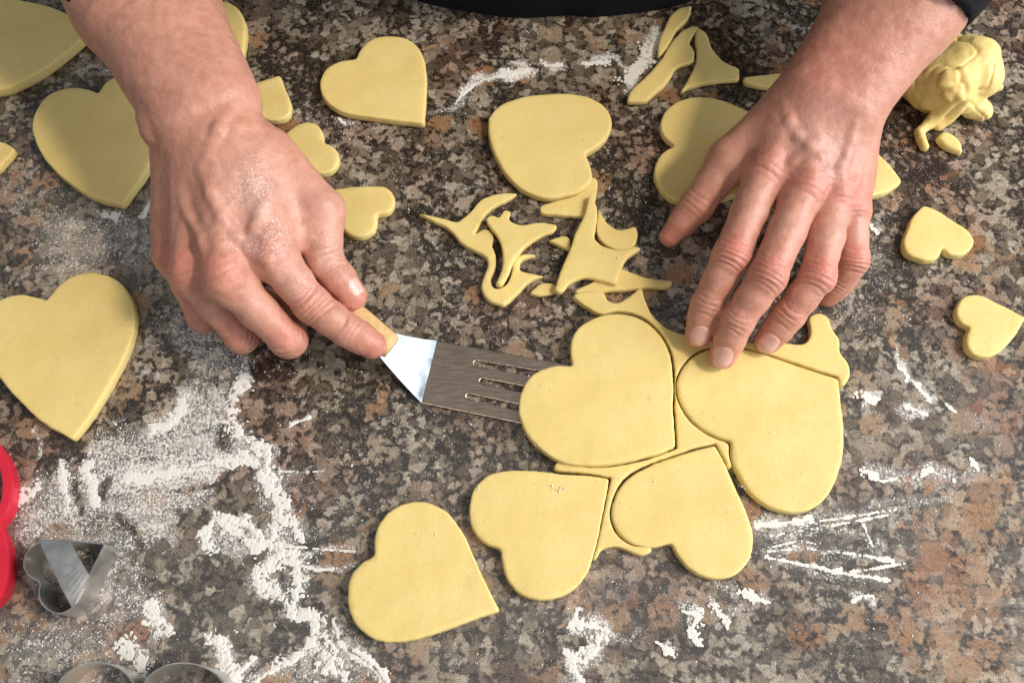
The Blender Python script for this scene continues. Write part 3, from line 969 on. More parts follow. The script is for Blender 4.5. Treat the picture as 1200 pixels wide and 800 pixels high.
def mesh_field(f, lo, hi, h, block=8, project_steps=2):
    lo = np.asarray(lo, float)
    nb = np.ceil((np.asarray(hi) - lo) / (h * block)).astype(int)
    n = nb * block + 1
    bc = np.stack(np.meshgrid(*[np.arange(k) for k in nb], indexing='ij'), -1).reshape(-1, 3)
    cen = lo + (bc + 0.5) * h * block
    dc = f(cen)
    V = np.full(n, 1.0, np.float32)
    half = h * block * 0.5 * 1.75 + 3 * h
    far = np.abs(dc) > half
    # interior blocks
    for b in bc[far & (dc < 0)]:
        s = b * block
        V[s[0]:s[0] + block + 1, s[1]:s[1] + block + 1, s[2]:s[2] + block + 1] = -1
    act = bc[~far]
    loc = np.stack(np.meshgrid(*[np.arange(block + 1)] * 3, indexing='ij'), -1).reshape(-1, 3)
    for s in range(0, len(act), 4000):
        ids = (act[s:s + 4000, None, :] * block + loc[None]).reshape(-1, 3)
        V[ids[:, 0], ids[:, 1], ids[:, 2]] = f(lo + ids * h)
    V[0] = V[-1] = 1
    V[:, 0] = V[:, -1] = 1
    V[:, :, 0] = V[:, :, -1] = 1
    inside = V < 0
    cnt = np.zeros(tuple(np.array(V.shape) - 1), np.int8)
    for dx in (0, 1):
        for dy in (0, 1):
            for dz in (0, 1):
                cnt += inside[dx:V.shape[0] - 1 + dx, dy:V.shape[1] - 1 + dy, dz:V.shape[2] - 1 + dz]
    cells = np.argwhere((cnt > 0) & (cnt < 8))
    cid = np.full(cnt.shape, -1, np.int64)
    cid[cells[:, 0], cells[:, 1], cells[:, 2]] = np.arange(len(cells))
    acc = np.zeros((len(cells), 3))
    num = np.zeros(len(cells))
    for ax in range(3):
        for o1 in (0, 1):
            for o2 in (0, 1):
                off = np.zeros(3, int)
                off[(ax + 1) % 3], off[(ax + 2) % 3] = o1, o2
                a = cells + off
                b = a.copy()
                b[:, ax] += 1
                va = V[a[:, 0], a[:, 1], a[:, 2]]
                vb = V[b[:, 0], b[:, 1], b[:, 2]]
                m = (va < 0) != (vb < 0)
                t = np.where(m, va / np.where(va == vb, 1, va - vb), 0)
                pt = a.astype(float)
                pt[:, ax] += t
                acc[m] += pt[m]
                num[m] += 1
    P3 = lo + acc / num[:, None] * h
    faces = []
    for ax in range(3):
        a1, a2 = (ax + 1) % 3, (ax + 2) % 3
        sl0 = [slice(None)] * 3
        sl1 = [slice(None)] * 3
        sl0[ax], sl1[ax] = slice(0, -1), slice(1, None)
        e = inside[tuple(sl0)] != inside[tuple(sl1)]
        ed = np.argwhere(e)
        ok = (ed[:, a1] > 0) & (ed[:, a2] > 0) & (ed[:, a1] < cnt.shape[a1]) & (ed[:, a2] < cnt.shape[a2])
        ed = ed[ok]
        q = []
        for o1, o2 in ((1, 1), (0, 1), (0, 0), (1, 0)):
            c = ed.copy()
            c[:, a1] -= o1
            c[:, a2] -= o2
            q.append(cid[c[:, 0], c[:, 1], c[:, 2]])
        q = np.stack(q, 1)
        flip = ~inside[ed[:, 0], ed[:, 1], ed[:, 2]]
        q[flip] = q[flip][:, ::-1]
        faces.append(q)
    F = np.concatenate(faces)
    for _ in range(project_steps):
        P3, N = newton(f, P3, h)
    return P3, F, N


def newton(f, p, h):
    e = h * 0.5
    K = np.array([(1, -1, -1), (-1, -1, 1), (-1, 1, -1), (1, 1, 1)], float)
    g = 0
    for kk in K:
        g = g + kk * f(p + kk * e)[:, None]
    g = g / (4 * e)
    l2 = np.sum(g * g, 1)[:, None] + 1e-9
    d = f(p)[:, None]
    st = np.clip(d / l2, -h, h) * 0.9
    return p - g * st, g / np.sqrt(l2)


def unit(v):
    v = np.asarray(v, float)
    return v / (np.linalg.norm(v) + 1e-12)


def on_skin(f, u, v, zhi=0.13):
    """the point of the skin seen at a photo pixel"""
    p = P(u, v, zhi)
    d = unit(p - CAM)
    for _ in range(60):
        p = p + d * f(p[None])[0] * 0.8
    return p


class Hand:
    """soft tissue as blended capsules: arm and palm, then fingers with creases between them"""

    def __init__(self):
        self.arm, self.palm, self.fingers, self.lines = [], [], [], []

    def compile(self):
        groups = [(c, 0, 0.016) for c in self.arm] + [(c, 1, 0.0095) for c in self.palm]
        for i, caps in enumerate(self.fingers):
            groups += [(c, 10 + i, 0.0065) for c in caps]
        groups += [(c, 2, 0.0042) for c in self.lines]
        self.n_compiled = len(groups)
        self.g = [g_[1] for g_ in groups]
        self.k = np.array([g_[2] for g_ in groups])
        self.A = np.array([g_[0][0] for g_ in groups])
        self.B = np.array([g_[0][1] for g_ in groups])
        self.ra = np.array([g_[0][2] for g_ in groups])
        self.rb = np.array([g_[0][3] for g_ in groups])

    def field(self, p):
        n = len(self.arm) + len(self.palm) + sum(len(f_) for f_ in self.fingers) + len(self.lines)
        if getattr(self, 'n_compiled', -1) != n:
            self.compile()
        out = np.empty(len(p))
        cell = 0.012
        key = np.floor(p / cell).astype(np.int64) + 1000
        key = (key[:, 0] * 4096 + key[:, 1]) * 4096 + key[:, 2]
        order = np.argsort(key, kind='stable')
        ks = key[order]
        cuts = np.flatnonzero(np.diff(ks)) + 1
        R = cell * 0.87
        for ids in np.split(order, cuts):
            q = p[ids]
            c = q.mean(0)
            r = min(R, np.sqrt(((q - c)**2).sum(1).max())) * 1.03
            BA = self.B - self.A
            pa = c - self.A
            t = np.clip((pa * BA).sum(1) / ((BA * BA).sum(1) + 1e-12), 0, 1)
            dc = np.sqrt(((pa - t[:, None] * BA)**2).sum(1)) - (self.ra + (self.rb - self.ra) * t)
            keep = np.flatnonzero(dc - dc.min() < 2.1 * r + self.k + 0.002)
            d, F, cur, fd_ = None, None, None, None
            L_ = []
            for i in keep:
                ba = self.B[i] - self.A[i]
                w = q - self.A[i]
                t = np.clip((w @ ba) / (ba @ ba + 1e-12), 0, 1)
                w = w - t[:, None] * ba
                v = np.sqrt(np.einsum('ij,ij->i', w, w)) - (self.ra[i] + (self.rb[i] - self.ra[i]) * t)
                g_ = self.g[i]
                if g_ == 0:
                    d = v if d is None else smin(d, v, 0.016)
                elif g_ == 1:
                    d = v if d is None else smin(d, v, 0.0095)
                elif g_ == 2:
                    L_.append(v)
                else:
                    if cur != g_:
                        if fd_ is not None:
                            F = fd_ if F is None else smin(F, fd_, 0.0009)
                        fd_, cur = v, g_
                    else:
                        fd_ = smin(fd_, v, 0.0032)
            if fd_ is not None:
                F = fd_ if F is None else smin(F, fd_, 0.0009)
            if F is not None:
                d = F if d is None else smin(d, F, 0.0065)
            for v in L_:
                d = v if d is None else smin(d, v, 0.0042)
            out[ids] = d
        return out


def finger(chain, radii):
    """chain of joints -> capsules with a slightly swollen joint and pulp"""
    caps = []
    for i in range(len(chain) - 1):
        a, b = chain[i], chain[i + 1]
        ra, rb = radii[i], radii[i + 1]
        mid = (a + b) / 2
        rm = (ra + rb) / 2 * (0.955 if i < len(chain) - 2 else 1.0)
        caps.append((a, mid, ra, rm))
        caps.append((mid, b, rm, rb))
    return caps


def wrinkles(V, N, joint, ax, side, dors, rad, amp, seed, lines):
    q = V - joint
    s = q @ ax
    w = q @ side
    up = q @ dors
    m = np.exp(-(s / rad)**4) * np.clip(up / (0.5 * rad), 0, 1) * np.exp(-(w / (rad * 1.0))**4)
    sel = m > 0.02
    if not sel.any():
        return
    w_ = w[sel] / rad
    off = np.zeros(sel.sum())
    r2 = np.random.default_rng(seed)
    for k_ in range(lines):
        s0 = (k_ - (lines - 1) / 2) / lines * rad * 1.7 + r2.normal(0, 0.0003)
        bend = (s0 / rad) * 0.0022 * (w_**2) + r2.normal(0, 0.0003) * w_
        wid = 0.00055 + 0.0002 * r2.random()
        off -= amp * (0.6 + 0.6 * r2.random()) * np.exp(-((s[sel] - s0 - bend) / wid)**2)
    V[sel] += N[sel] * (off * m[sel])[:, None]


def nail(f, base, tip, dors, width, parent, start=0.18, end=1.02, name='fingernail'):
    ax = unit(tip - base)
    d = unit(dors - ax * (dors @ ax))
    s = np.cross(ax, d)
    L = np.linalg.norm(tip - base)
    nu, nv = 11, 13
    uu, vv = np.meshgrid(np.linspace(-1, 1, nu), np.linspace(0, 1, nv))
    uu, vv = uu.ravel(), vv.ravel()
    # rounded cuticle and rounded free edge
    t = start + (end - start) * vv
    t = np.where(vv < 0.35, start + (end - start) * (vv + (0.35 - vv) * 0.55 * uu**2), t)
    t = np.where(vv > 0.6, t - (vv - 0.6) / 0.4 * 0.20 * uu**2 * (end - start), t)
    wv = width * (0.90 + 0.10 * np.sin(np.pi * np.clip(vv, 0, 1)))
    P0 = base + ax * (t * L)[:, None] + s * (uu * wv)[:, None] + d * 0.022
    Q = P0.copy()
    for _ in range(40):
        Q -= d * np.clip(f(Q), -0.004, 0.004)[:, None] * 0.9
    # the plate itself: smooth arch, slightly proud, edges tucked in
    Q = Q + d * (0.0003 - 0.00075 * np.abs(uu)**4 - 0.0006 * (vv < 0.05))[:, None]
    # keep the plate straight along its length (nails do not bend over the tip)
    hgt = (Q - base) @ d
    H = hgt.reshape(nv, nu)
    for j in range(nu):
        k0 = H[2, j] + (H[6, j] - H[2, j]) / 4.0 * (np.arange(nv) - 2)
        k0 = np.where(np.arange(nv) < 2, H[:, j], k0 - 0.00004 * np.maximum(0, np.arange(nv) - 6)**1.6)
        blend = np.clip((np.arange(nv) - 5) / 4.0, 0, 1)
        H[:, j] = H[:, j] * (1 - blend) + np.maximum(H[:, j], k0) * blend
    Q = Q + d * (H.ravel() - hgt)[:, None]
    low_ = Q - d * 0.0011
    V = np.concatenate([Q, low_])
    n = nu * nv
    F = []
    for j in range(nv - 1):
        for i in range(nu - 1):
            a = j * nu + i
            F.append([a, a + 1, a + nu + 1, a + nu])
            F.append([n + a, n + a + nu, n + a + nu + 1, n + a + 1])
    edge = list(range(nu)) + [j * nu + nu - 1 for j in range(1, nv)] + [(nv - 1) * nu + i for i in range(nu - 2, -1, -1)] + [j * nu for j in range(nv - 2, 0, -1)]
    for k_ in range(len(edge)):
        a, b = edge[k_], edge[(k_ + 1) % len(edge)]
        F.append([a, n + a, n + b, b])
    return obj(name, V, F, MAT['nail'], parent)


SKIN = np.array([0.59, 0.295, 0.212])
RED = np.array([0.62, 0.190, 0.150])
PALE = np.array([0.70, 0.42, 0.345])
VEIN = np.array([0.44, 0.29, 0.26])


def paint(V, spots, seed):
    c = np.tile(SKIN, (len(V), 1))
    n = fbm(V, 55, seed)[:, None]
    c = c * (0.92 + 0.16 * n)
    for pos, rad, target, amt in spots:
        d = np.linalg.norm(V - pos, axis=1)
        w = (amt * np.exp(-(d / rad)**2))[:, None]
        c = c * (1 - w) + target * w
    return np.concatenate([c, np.ones((len(V), 1))], 1)


person = empty('person', (0.02, 0.40, -0.03))
tag(person, 'person in a black shirt working dough with both bare forearms over the counter', 'person')

# ---------------------------------------------------------------- empty hand (fingers spread on the dough)
hr = Hand()
W = P(974, 116, 0.062)
E1 = P(1052, 0, 0.082)
E2 = P(1150, -150, 0.125)
sideR = unit(np.cross(unit(W - E1), [0, 0, 1]))      # across the wrist
hr.arm += [(E2 + sideR * 0.011, E1 + sideR * 0.009, 0.031, 0.0265), (E2 - sideR * 0.011, E1 - sideR * 0.009, 0.031, 0.0265),
           (E1 + sideR * 0.009, W + sideR * 0.0115, 0.0265, 0.0195), (E1 - sideR * 0.009, W - sideR * 0.0115, 0.0265, 0.0195)]
mcp = {'i': P(897, 203, 0.047), 'm': P(942, 222, 0.049), 'r': P(977, 232, 0.044), 'p': P(997, 247, 0.036)}
wb = {'i': P(938, 118, 0.058), 'm': P(958, 124, 0.060), 'r': P(980, 132, 0.058), 'p': P(1000, 140, 0.053)}
for kf, r0, r1 in (('i', 0.0150, 0.0118), ('m', 0.0155, 0.0120), ('r', 0.0150, 0.0112), ('p', 0.0140, 0.0102)):
    hr.palm.append((wb[kf], mcp[kf], r0, r1))
# hypothenar and thenar pads
hr.palm.append((P(1000, 150, 0.046), P(1000, 215, 0.032), 0.0125, 0.0115))
tc, tm, ti, tt = P(915, 135, 0.048), P(855, 188, 0.036), P(816, 242, 0.024), P(785, 277, 0.0125)
hr.palm.append((tc, tm, 0.0150, 0.0125))
hr.palm.append((P(905, 165, 0.042), P(888, 205, 0.036), 0.0125, 0.0090))
fi = [mcp['i'], P(857, 300, 0.042), P(829, 356, 0.0260), P(819, 391, 0.0143)]
fm = [mcp['m'], P(900, 324, 0.046), P(864, 376, 0.0300), P(847, 416, 0.0141)]
fr = [mcp['r'], P(958, 324, 0.042), P(924, 369, 0.0270), P(900, 399, 0.0139)]
fp = [mcp['p'], P(1000, 304, 0.030), P(985, 330, 0.0170), P(970, 346, 0.0085)]
hr.fingers += [finger(fi, [0.0112, 0.0104, 0.0091, 0.0080]), finger(fm, [0.0114, 0.0102, 0.0091, 0.0079]),
               finger(fr, [0.0108, 0.0098, 0.0088, 0.0077]), finger(fp, [0.0096, 0.0088, 0.0078, 0.0068]),
               finger([tm, ti, tt], [0.0116, 0.0098, 0.0064])]
up = np.array([0, 0, 1.0])
# extensor tendons and veins on the back of the hand
for kf in 'imr':
    a, b = wb[kf] * 0.35 + mcp[kf] * 0.65, mcp[kf]
    hr.lines.append((wb[kf] + up * 0.0100, b + up * 0.0085, 0.0022, 0.0034))
vl = []
for pts_ in ([(922, 118), (926, 140), (936, 158), (950, 170), (962, 182), (968, 200), (962, 214)], [(1004, 140), (998, 160), (994, 180), (984, 200), (968, 212)],
             [(950, 170), (930, 190), (918, 206)], [(1010, 180), (1004, 210), (990, 226)]):
    q = [on_skin(hr.field, *t) - up * (0.0042 if t in (pts_[0], pts_[-1]) else 0.0021) for t in pts_]
    for a, b in zip(q[:-1], q[1:]):
        vl.append((a, b, 0.0017, 0.0017))
hr.lines += vl
# knuckle heads
for kf, r in (('i', 0.0075), ('m', 0.008), ('r', 0.0072), ('p', 0.0066)):
    hr.lines.append((mcp[kf] + up * 0.0055, mcp[kf] + up * 0.0056 + unit(wb[kf] - mcp[kf]) * 0.004, r, r))

# ---------------------------------------------------------------- spatula hand
hl = Hand()
Wl = P(240, 130, 0.080)
L1 = P(170, 0, 0.078)
L2 = P(95, -150, 0.110)
sideL = unit(np.cross(unit(Wl - L1), [0, 0, 1]))
hl.arm += [(L2 + sideL * 0.012, L1 + sideL * 0.010, 0.035, 0.0288), (L2 - sideL * 0.012, L1 - sideL * 0.010, 0.035, 0.0288),
           (L1 + sideL * 0.010, Wl + sideL * 0.0105, 0.0288, 0.0212), (L1 - sideL * 0.010, Wl - sideL * 0.0105, 0.0288, 0.0212)]
ml = {'i': P(320, 300, 0.066), 'm': P(266, 328, 0.066), 'r': P(224, 320, 0.056), 'p': P(203, 298, 0.044)}
wl = {'i': P(282, 165, 0.077), 'm': P(255, 172, 0.079), 'r': P(230, 175, 0.074), 'p': P(212, 178, 0.066)}
for kf, r0, r1 in (('i', 0.0160, 0.0120), ('m', 0.0160, 0.0122), ('r', 0.0155, 0.0114), ('p', 0.0145, 0.0104)):
    hl.palm.append((wl[kf], ml[kf], r0, r1))
hl.palm.append((P(212, 190, 0.058), P(205, 270, 0.040), 0.0135, 0.0125))
lc, lm, li, lt = P(315, 185, 0.068), P(376, 248, 0.056), P(381, 306, 0.050), P(412, 346, 0.040)
hl.palm.append((lc, lm, 0.0165, 0.0128))
hl.palm.append((P(300, 200, 0.066), P(345, 275, 0.055), 0.0150, 0.0110))
gi = [ml['i'], P(366, 357, 0.049), P(408, 388, 0.0395), P(436, 404, 0.0335)]
gm = [ml['m'], P(338, 398, 0.036), P(338, 380, 0.0145), P(312, 352, 0.0120)]
gr = [ml['r'], P(283, 394, 0.028), P(296, 376, 0.0110), P(285, 345, 0.0110)]
gp = [ml['p'], P(238, 372, 0.021), P(256, 358, 0.0095), P(258, 330, 0.0095)]
hl.fingers += [finger(gi, [0.0110, 0.0100, 0.0087, 0.0078]), finger(gm, [0.0110, 0.0098, 0.0086, 0.0076]),
               finger(gr, [0.0104, 0.0094, 0.0082, 0.0074]), finger(gp, [0.0094, 0.0084, 0.0074, 0.0066]),
               finger([lm, li, lt], [0.0118, 0.0098, 0.0084])]
for kf in 'imr':
    hl.lines.append((wl[kf] + up * 0.0110, ml[kf] + up * 0.0088, 0.0022, 0.0034))
vl = []
for pts_ in ([(236, 195), (246, 225), (258, 252), (276, 275), (292, 288), (305, 298)], [(314, 215), (308, 240), (298, 268), (288, 284)],
             [(212, 220), (220, 250), (236, 280), (244, 305)], [(292, 288), (312, 304), (322, 320)], [(270, 120), (255, 150), (236, 195)]):
    q = [on_skin(hl.field, *t) - up * (0.0042 if t in (pts_[0], pts_[-1]) else 0.0012) for t in pts_]
    for a, b in zip(q[:-1], q[1:]):
        vl.append((a, b, 0.0018, 0.0018))
hl.lines += vl
for kf, r in (('i', 0.0078), ('m', 0.0088), ('r', 0.0078), ('p', 0.0070)):
    hl.lines.append((ml[kf] + up * 0.0055, ml[kf] + up * 0.0056 + unit(wl[kf] - ml[kf]) * 0.004, r, r))
# wrist bone (ulna head)
hl.lines.append((P(184, 152, 0.080), P(180, 140, 0.081), 0.009, 0.009))


def build_arm(H, seed, label, wr, spots, dust):
    caps = H.arm + H.palm + [c for f_ in H.fingers for c in f_]
    pts = np.array([c[0] for c in caps] + [c[1] for c in caps])
    lo, hi = pts.min(0) - 0.045, pts.max(0) + 0.045
    hi[1] = min(hi[1], 0.37)
    lo[2] = max(lo[2], -0.004)
    V, F, N = mesh_field(H.field, lo, hi, 0.00085)
    for a in wr:
        wrinkles(V, N, *a)
    V = V + N * ((fbm(V, 220, seed + 3) - 0.5) * 0.0005 + (fbm(V, 70, seed + 5) - 0.5) * 0.0011)[:, None]
    o = obj('arm', V, F, MAT['skin'], person)
    o['label'] = label
    add_attr(o, 'tint', paint(V, spots, seed), 'FLOAT_COLOR')
    dm = np.zeros(len(V))
    for pos, rad, amt in dust:
        dm = np.maximum(dm, amt * np.exp(-(np.linalg.norm(V - pos, axis=1) / rad)**2))
    add_attr(o, 'dust', dm)
    return o


def joint_args(chain, k, dors, rad, amp, seed, lines):
    ax = unit(unit(chain[k] - chain[k - 1]) + unit(chain[k + 1] - chain[k]))
    d = unit(dors - ax * (dors @ ax))
    return (chain[k], ax, np.cross(ax, d), d, rad, amp, seed, lines)


wrR, spR = [], []
for j, ch in enumerate((fi, fm, fr, fp)):
    s = 0.82 if j == 3 else 1.0
    wrR.append(joint_args(ch, 1, up, 0.0100 * s, 0.00085, 10 + j, 6))
    wrR.append(joint_args(ch, 2, up, 0.0068 * s, 0.00070, 20 + j, 4))
    wrR.append(joint_args([W] + ch, 1, up, 0.0110 * s, 0.00035, 30 + j, 5))
    spR += [(ch[1] + up * 0.008, 0.0085 * s, RED, 0.75), (ch[0] + up * 0.010, 0.011, RED, 0.65), (ch[2] + up * 0.006, 0.006, RED, 0.4),
            (ch[3], 0.009, RED, 0.55), ((ch[0] + ch[1]) / 2 + up * 0.008, 0.010, PALE, 0.3)]
spR += [(tt, 0.014, RED, 0.55), (ti, 0.012, RED, 0.45), ((W + mcp['m']) / 2 + up * 0.015, 0.022, PALE, 0.5), (P(940, 160, 0.075), 0.010, VEIN, 0.5),
        (P(985, 195, 0.064), 0.010, VEIN, 0.4), (P(1000, 60, 0.1), 0.03, RED, 0.35), (P(940, 90, 0.09), 0.02, RED, 0.35)]
wrR.append(joint_args([mcp['i'], tm, ti, tt], 2, unit(np.array([-0.5, -0.2, 0.8])), 0.0085, 0.0005, 44, 4))
armR = build_arm(hr, 70, 'bare forearm and hand with spread fingers pressing the dough', wrR, spR,
                 [(fr[3], 0.01, 0.35), (mcp['m'], 0.02, 0.12)])
for ch, wd in ((fi, 0.0064), (fm, 0.0067), (fr, 0.0062)):
    nail(hr.field, ch[2], ch[3] + unit(ch[3] - ch[2]) * 0.0062, unit(up + np.array([-0.05, -0.35, 0])), wd, armR, 0.44, 1.0)

wrL, spL = [], []
for j, ch in enumerate((gi, gm, gr, gp)):
    s = 0.85 if j == 3 else 1.0
    wrL.append(joint_args(ch, 1, unit(up + np.array([0.0, -0.4, 0])), 0.0100 * s, 0.0009, 110 + j, 6))
    if j == 0:
        wrL.append(joint_args(ch, 2, up, 0.0066, 0.00040, 120, 4))
    wrL.append(joint_args([Wl] + ch, 1, up, 0.0110 * s, 0.00030, 130 + j, 5))
    spL += [(ch[1] + up * 0.008, 0.0085 * s, RED, 0.45), (ch[0] + up * 0.010, 0.010, RED, 0.60), ((ch[0] + ch[1]) / 2 + up * 0.008, 0.010, PALE, 0.25)]
spL += [(gi[3], 0.012, RED, 0.6), (lt, 0.012, RED, 0.5), (lm, 0.016, PALE, 0.5), (P(300, 235, 0.09), 0.020, PALE, 0.5), (li, 0.012, PALE, 0.4),
        (P(255, 255, 0.096), 0.010, VEIN, 0.5)]
wrL.append(joint_args([lc, lm, li, lt], 2, unit(np.array([0.5, 0.0, 0.8])), 0.0085, 0.0005, 144, 5))
armL = build_arm(hl, 90, 'bare forearm and hand gripping the spatula handle', wrL, spL,
                 [(P(300, 210, 0.095), 0.022, 0.75), (P(330, 270, 0.085), 0.022, 0.65), (P(290, 285, 0.085), 0.012, 0.8), (P(385, 290, 0.062), 0.02, 0.45),
                  (P(360, 335, 0.062), 0.018, 0.45), (P(270, 180, 0.105), 0.02, 0.5)])
nail(hl.field, li, lt + unit(lt - li) * 0.0072, unit(np.array([0.55, 0.05, 0.8])), 0.0060, armL, 0.50, 1.0)

# ---------------------------------------------------------------- black shirt: trunk and pushed-up sleeves in one piece
def shirt_field(p):
    q = p.copy()
    q = (q - np.array([0.03, 0.40, 0.0])) * np.array([1.0, 1.35, 1.0]) + np.array([0.03, 0.40, 0.0])
    d = capsule(q, np.array([0.03, 0.424, -0.25]), np.array([0.03, 0.369, 0.26]), 0.205, 0.225)
    d = smin(d, capsule(p, np.array([-0.13, 0.46, 0.24]), np.array([0.19, 0.46, 0.24]), 0.07, 0.07), 0.06)
    for e1, e2, sx in ((L1, L2, -1), (E1, E2, 1)):
        a = e1 + (e2 - e1) * (0.05 if sx < 0 else 0.075)
        b = e2 + unit(e2 - e1) * 0.02
        c = capsule(p, a, b, 0.043, 0.052)
        # open the cuff: cut square across the forearm
        ax = unit(e2 - e1)
        c = np.maximum(c, -((p - a) @ ax))
        c2 = smin(c, capsule(p, b, np.array([0.03 + sx * 0.20, 0.48, 0.24]), 0.048, 0.06), 0.03)
        d = smin(d, c2, 0.012)
    d = d + (fbm(p, 28, 5) - 0.5) * 0.010
    return d


V, F, N = mesh_field(shirt_field, (-0.44, 0.10, -0.30), (0.50, 0.62, 0.52), 0.005, 8, 1)
shirt = obj('shirt', V, F, MAT['cloth'], person)
shirt['label'] = 'black shirt with sleeves pushed up to the elbows'

# ---------------------------------------------------------------- spatula
sp_root = empty('spatula', P(500, 436, 0.0))
tag(sp_root, 'slotted steel spatula with short wooden handle sliding under a dough heart', 'spatula')
BZ = 0.0018
A, B = P(512, 399, BZ)[:2], P(494, 472, BZ)[:2]          # bend line ends
Ce, De = P(670, 428, BZ)[:2], P(607, 495, BZ)[:2]
axd = unit((Ce - A) * 0.5 / np.linalg.norm(Ce - A) + (De - B) * 0.5 / np.linalg.norm(De - B))
crs = np.array([-axd[1], axd[0]])
o0 = (A + B) / 2


def loc2(p):
    return np.array([(p - o0) @ axd, (p - o0) @ crs])


lenb = 0.098
wA, wB = loc2(A), loc2(B)
slope_t = (loc2(Ce)[1] - wA[1]) / (loc2(Ce)[0] - wA[0])
slope_b = (loc2(De)[1] - wB[1]) / (loc2(De)[0] - wB[0])
outer = [tuple(wB), (lenb * 0.96, wB[1] + slope_b * lenb), (lenb, wB[1] + slope_b * lenb + 0.004), (lenb, wA[1] + slope_t * lenb - 0.004),
         (lenb * 0.96, wA[1] + slope_t * lenb), tuple(wA)]
slots = []
for (u, v) in ((555, 425), (562, 446), (546, 464)):
    s0 = loc2(P(u, v, BZ)[:2])
    r = 0.0019
    s0 = s0 + np.array([r, 0])
    s1 = np.array([lenb - 0.012, s0[1] * 1.12])
    loop = []
    for k_ in range(9):
        a = math.pi / 2 + math.pi * k_ / 8
        loop.append((s0[0] + r * math.cos(a), s0[1] + r * math.sin(a)))
    for k_ in range(9):
        a = -math.pi / 2 + math.pi * k_ / 8
        loop.append((s1[0] + r * math.cos(a), s1[1] + r * math.sin(a)))
    slots.append(loop)
pts2 = [Vector(p) for p in outer]
fcs = [list(range(len(outer)))]
holes = []
for s in slots:
    st = len(pts2)
    pts2 += [Vector(p) for p in s]
    holes.append(list(range(st, st + len(s))))
edges = [(h[i], h[(i + 1) % len(h)]) for h in holes for i in range(len(h))]
res = delaunay_2d_cdt(pts2, edges, fcs, 1, 1e-7)
v2 = np.array([(v.x, v.y) for v in res[0]])
tri = []
for f in res[2]:
    c = v2[list(f)].mean(0)
    if not any(poly_sd(np.array([c]), s)[0] < 0 for s in slots):
        tri.append(list(f))
th = 0.0011
bw = o0 + v2[:, :1] * axd + v2[:, 1:] * crs
n2 = len(v2)
Vb = np.concatenate([np.concatenate([bw, np.full((n2, 1), BZ)], 1), np.concatenate([bw, np.full((n2, 1), BZ - th)], 1)])
from collections import Counter
ec = Counter()
for f in tri:
    for i in range(len(f)):
        ec[(f[i], f[(i + 1) % len(f)])] += 1
Fb = [f for f in tri] + [[n2 + i for i in f[::-1]] for f in tri]
for (a, b) in list(ec):
    if (b, a) not in ec:
        Fb.append([b, a, n2 + a, n2 + b])
cb = np.array([o0[0], o0[1], BZ])
blade = obj('blade', Vb - cb, Fb, MAT['steel_blade'], sp_root, smooth=False)
blade.matrix_parent_inverse.identity()
blade.location = cb - np.array(sp_root.location)
bv = blade.modifiers.new('edge', 'BEVEL')
bv.width = 0.0003
bv.segments = 2
bv.limit_method = 'ANGLE'

# neck: sloping trapezoid from the bend up into the handle
HZ = 0.0185
hT, hB = P(464, 396, HZ), P(455, 420, HZ)
aT, aB = np.append(A, BZ), np.append(B, BZ)
hx = unit((hT + hB) / 2 - (aT + aB) / 2)
hT2, hB2 = hT + hx * 0.010, hB + hx * 0.010
rows = []
for t in np.linspace(0, 1, 25):
    tt_ = t
    bendz = 0.0030 * math.sin(math.pi * t)
    rows.append((aT + (hT2 - aT) * tt_ - np.array([0, 0, bendz]), aB + (hB2 - aB) * tt_ - np.array([0, 0, bendz])))
Vn = []
nrm = unit(np.cross(aB - aT, hT2 - aT))
if nrm[2] < 0:
    nrm = -nrm
for a, b in rows:
    Vn += [a, b]
nn = len(Vn)
Vn += [v - nrm * 0.0012 for v in Vn]
Fn = []
for i in range(len(rows) - 1):
    a = 2 * i
    Fn += [[a, a + 2, a + 3, a + 1], [nn + a, nn + a + 1, nn + a + 3, nn + a + 2], [a, nn + a, nn + a + 2, a + 2], [a + 1, a + 3, nn + a + 3, nn + a + 1]]
Fn += [[0, 1, nn + 1, nn], [nn - 2, 2 * nn - 2, 2 * nn - 1, nn - 1]]
neck = obj('neck', np.array(Vn), Fn, MAT['steel_polished'], sp_root, smooth=True)
neck.modifiers.new('edges', 'EDGE_SPLIT').split_angle = math.radians(40)
bv = neck.modifiers.new('edge', 'BEVEL')
bv.width = 0.0003
bv.segments = 2
bv.limit_method = 'ANGLE'

# wooden handle: rounded rectangular section, waisted, towards the palm
h0 = (hT + hB) / 2 + up * 0.0005
h1 = P(300, 297, 0.038)
ha = unit(h1 - h0)
hs = unit(np.cross(ha, up))
hu = np.cross(hs, ha)
hl_ = np.linalg.norm(h1 - h0)
Vh, Fh = [], []
ns = 20
stations = np.concatenate([[0, 0.004, 0.02], np.linspace(0.06, 0.94, 20), [0.98, 0.995, 1.0]])
for t in stations:
    wdt = (0.0072 + 0.0024 * math.sin(math.pi * min(1, t * 1.2)) + 0.0015 * t) * (1 if 0.01 < t < 0.99 else 0.9)
    hgt_ = 0.0056 + 0.0022 * math.sin(math.pi * t)
    hgt_ *= (1 if 0.01 < t < 0.99 else 0.88)
    for k_ in range(ns):
        a = 2 * math.pi * k_ / ns
        ca, sa = math.cos(a), math.sin(a)
        e = 0.62
        Vh.append(h0 + ha * (t * hl_) + hs * (wdt * math.copysign(abs(ca)**e, ca)) + hu * (hgt_ * math.copysign(abs(sa)**e, sa)))
m_ = len(stations)
for i in range(m_ - 1):
    for k_ in range(ns):
        k2 = (k_ + 1) % ns
        Fh.append([i * ns + k_, i * ns + k2, (i + 1) * ns + k2, (i + 1) * ns + k_])
Fh += [list(range(ns))[::-1], [(m_ - 1) * ns + k_ for k_ in range(ns)]]
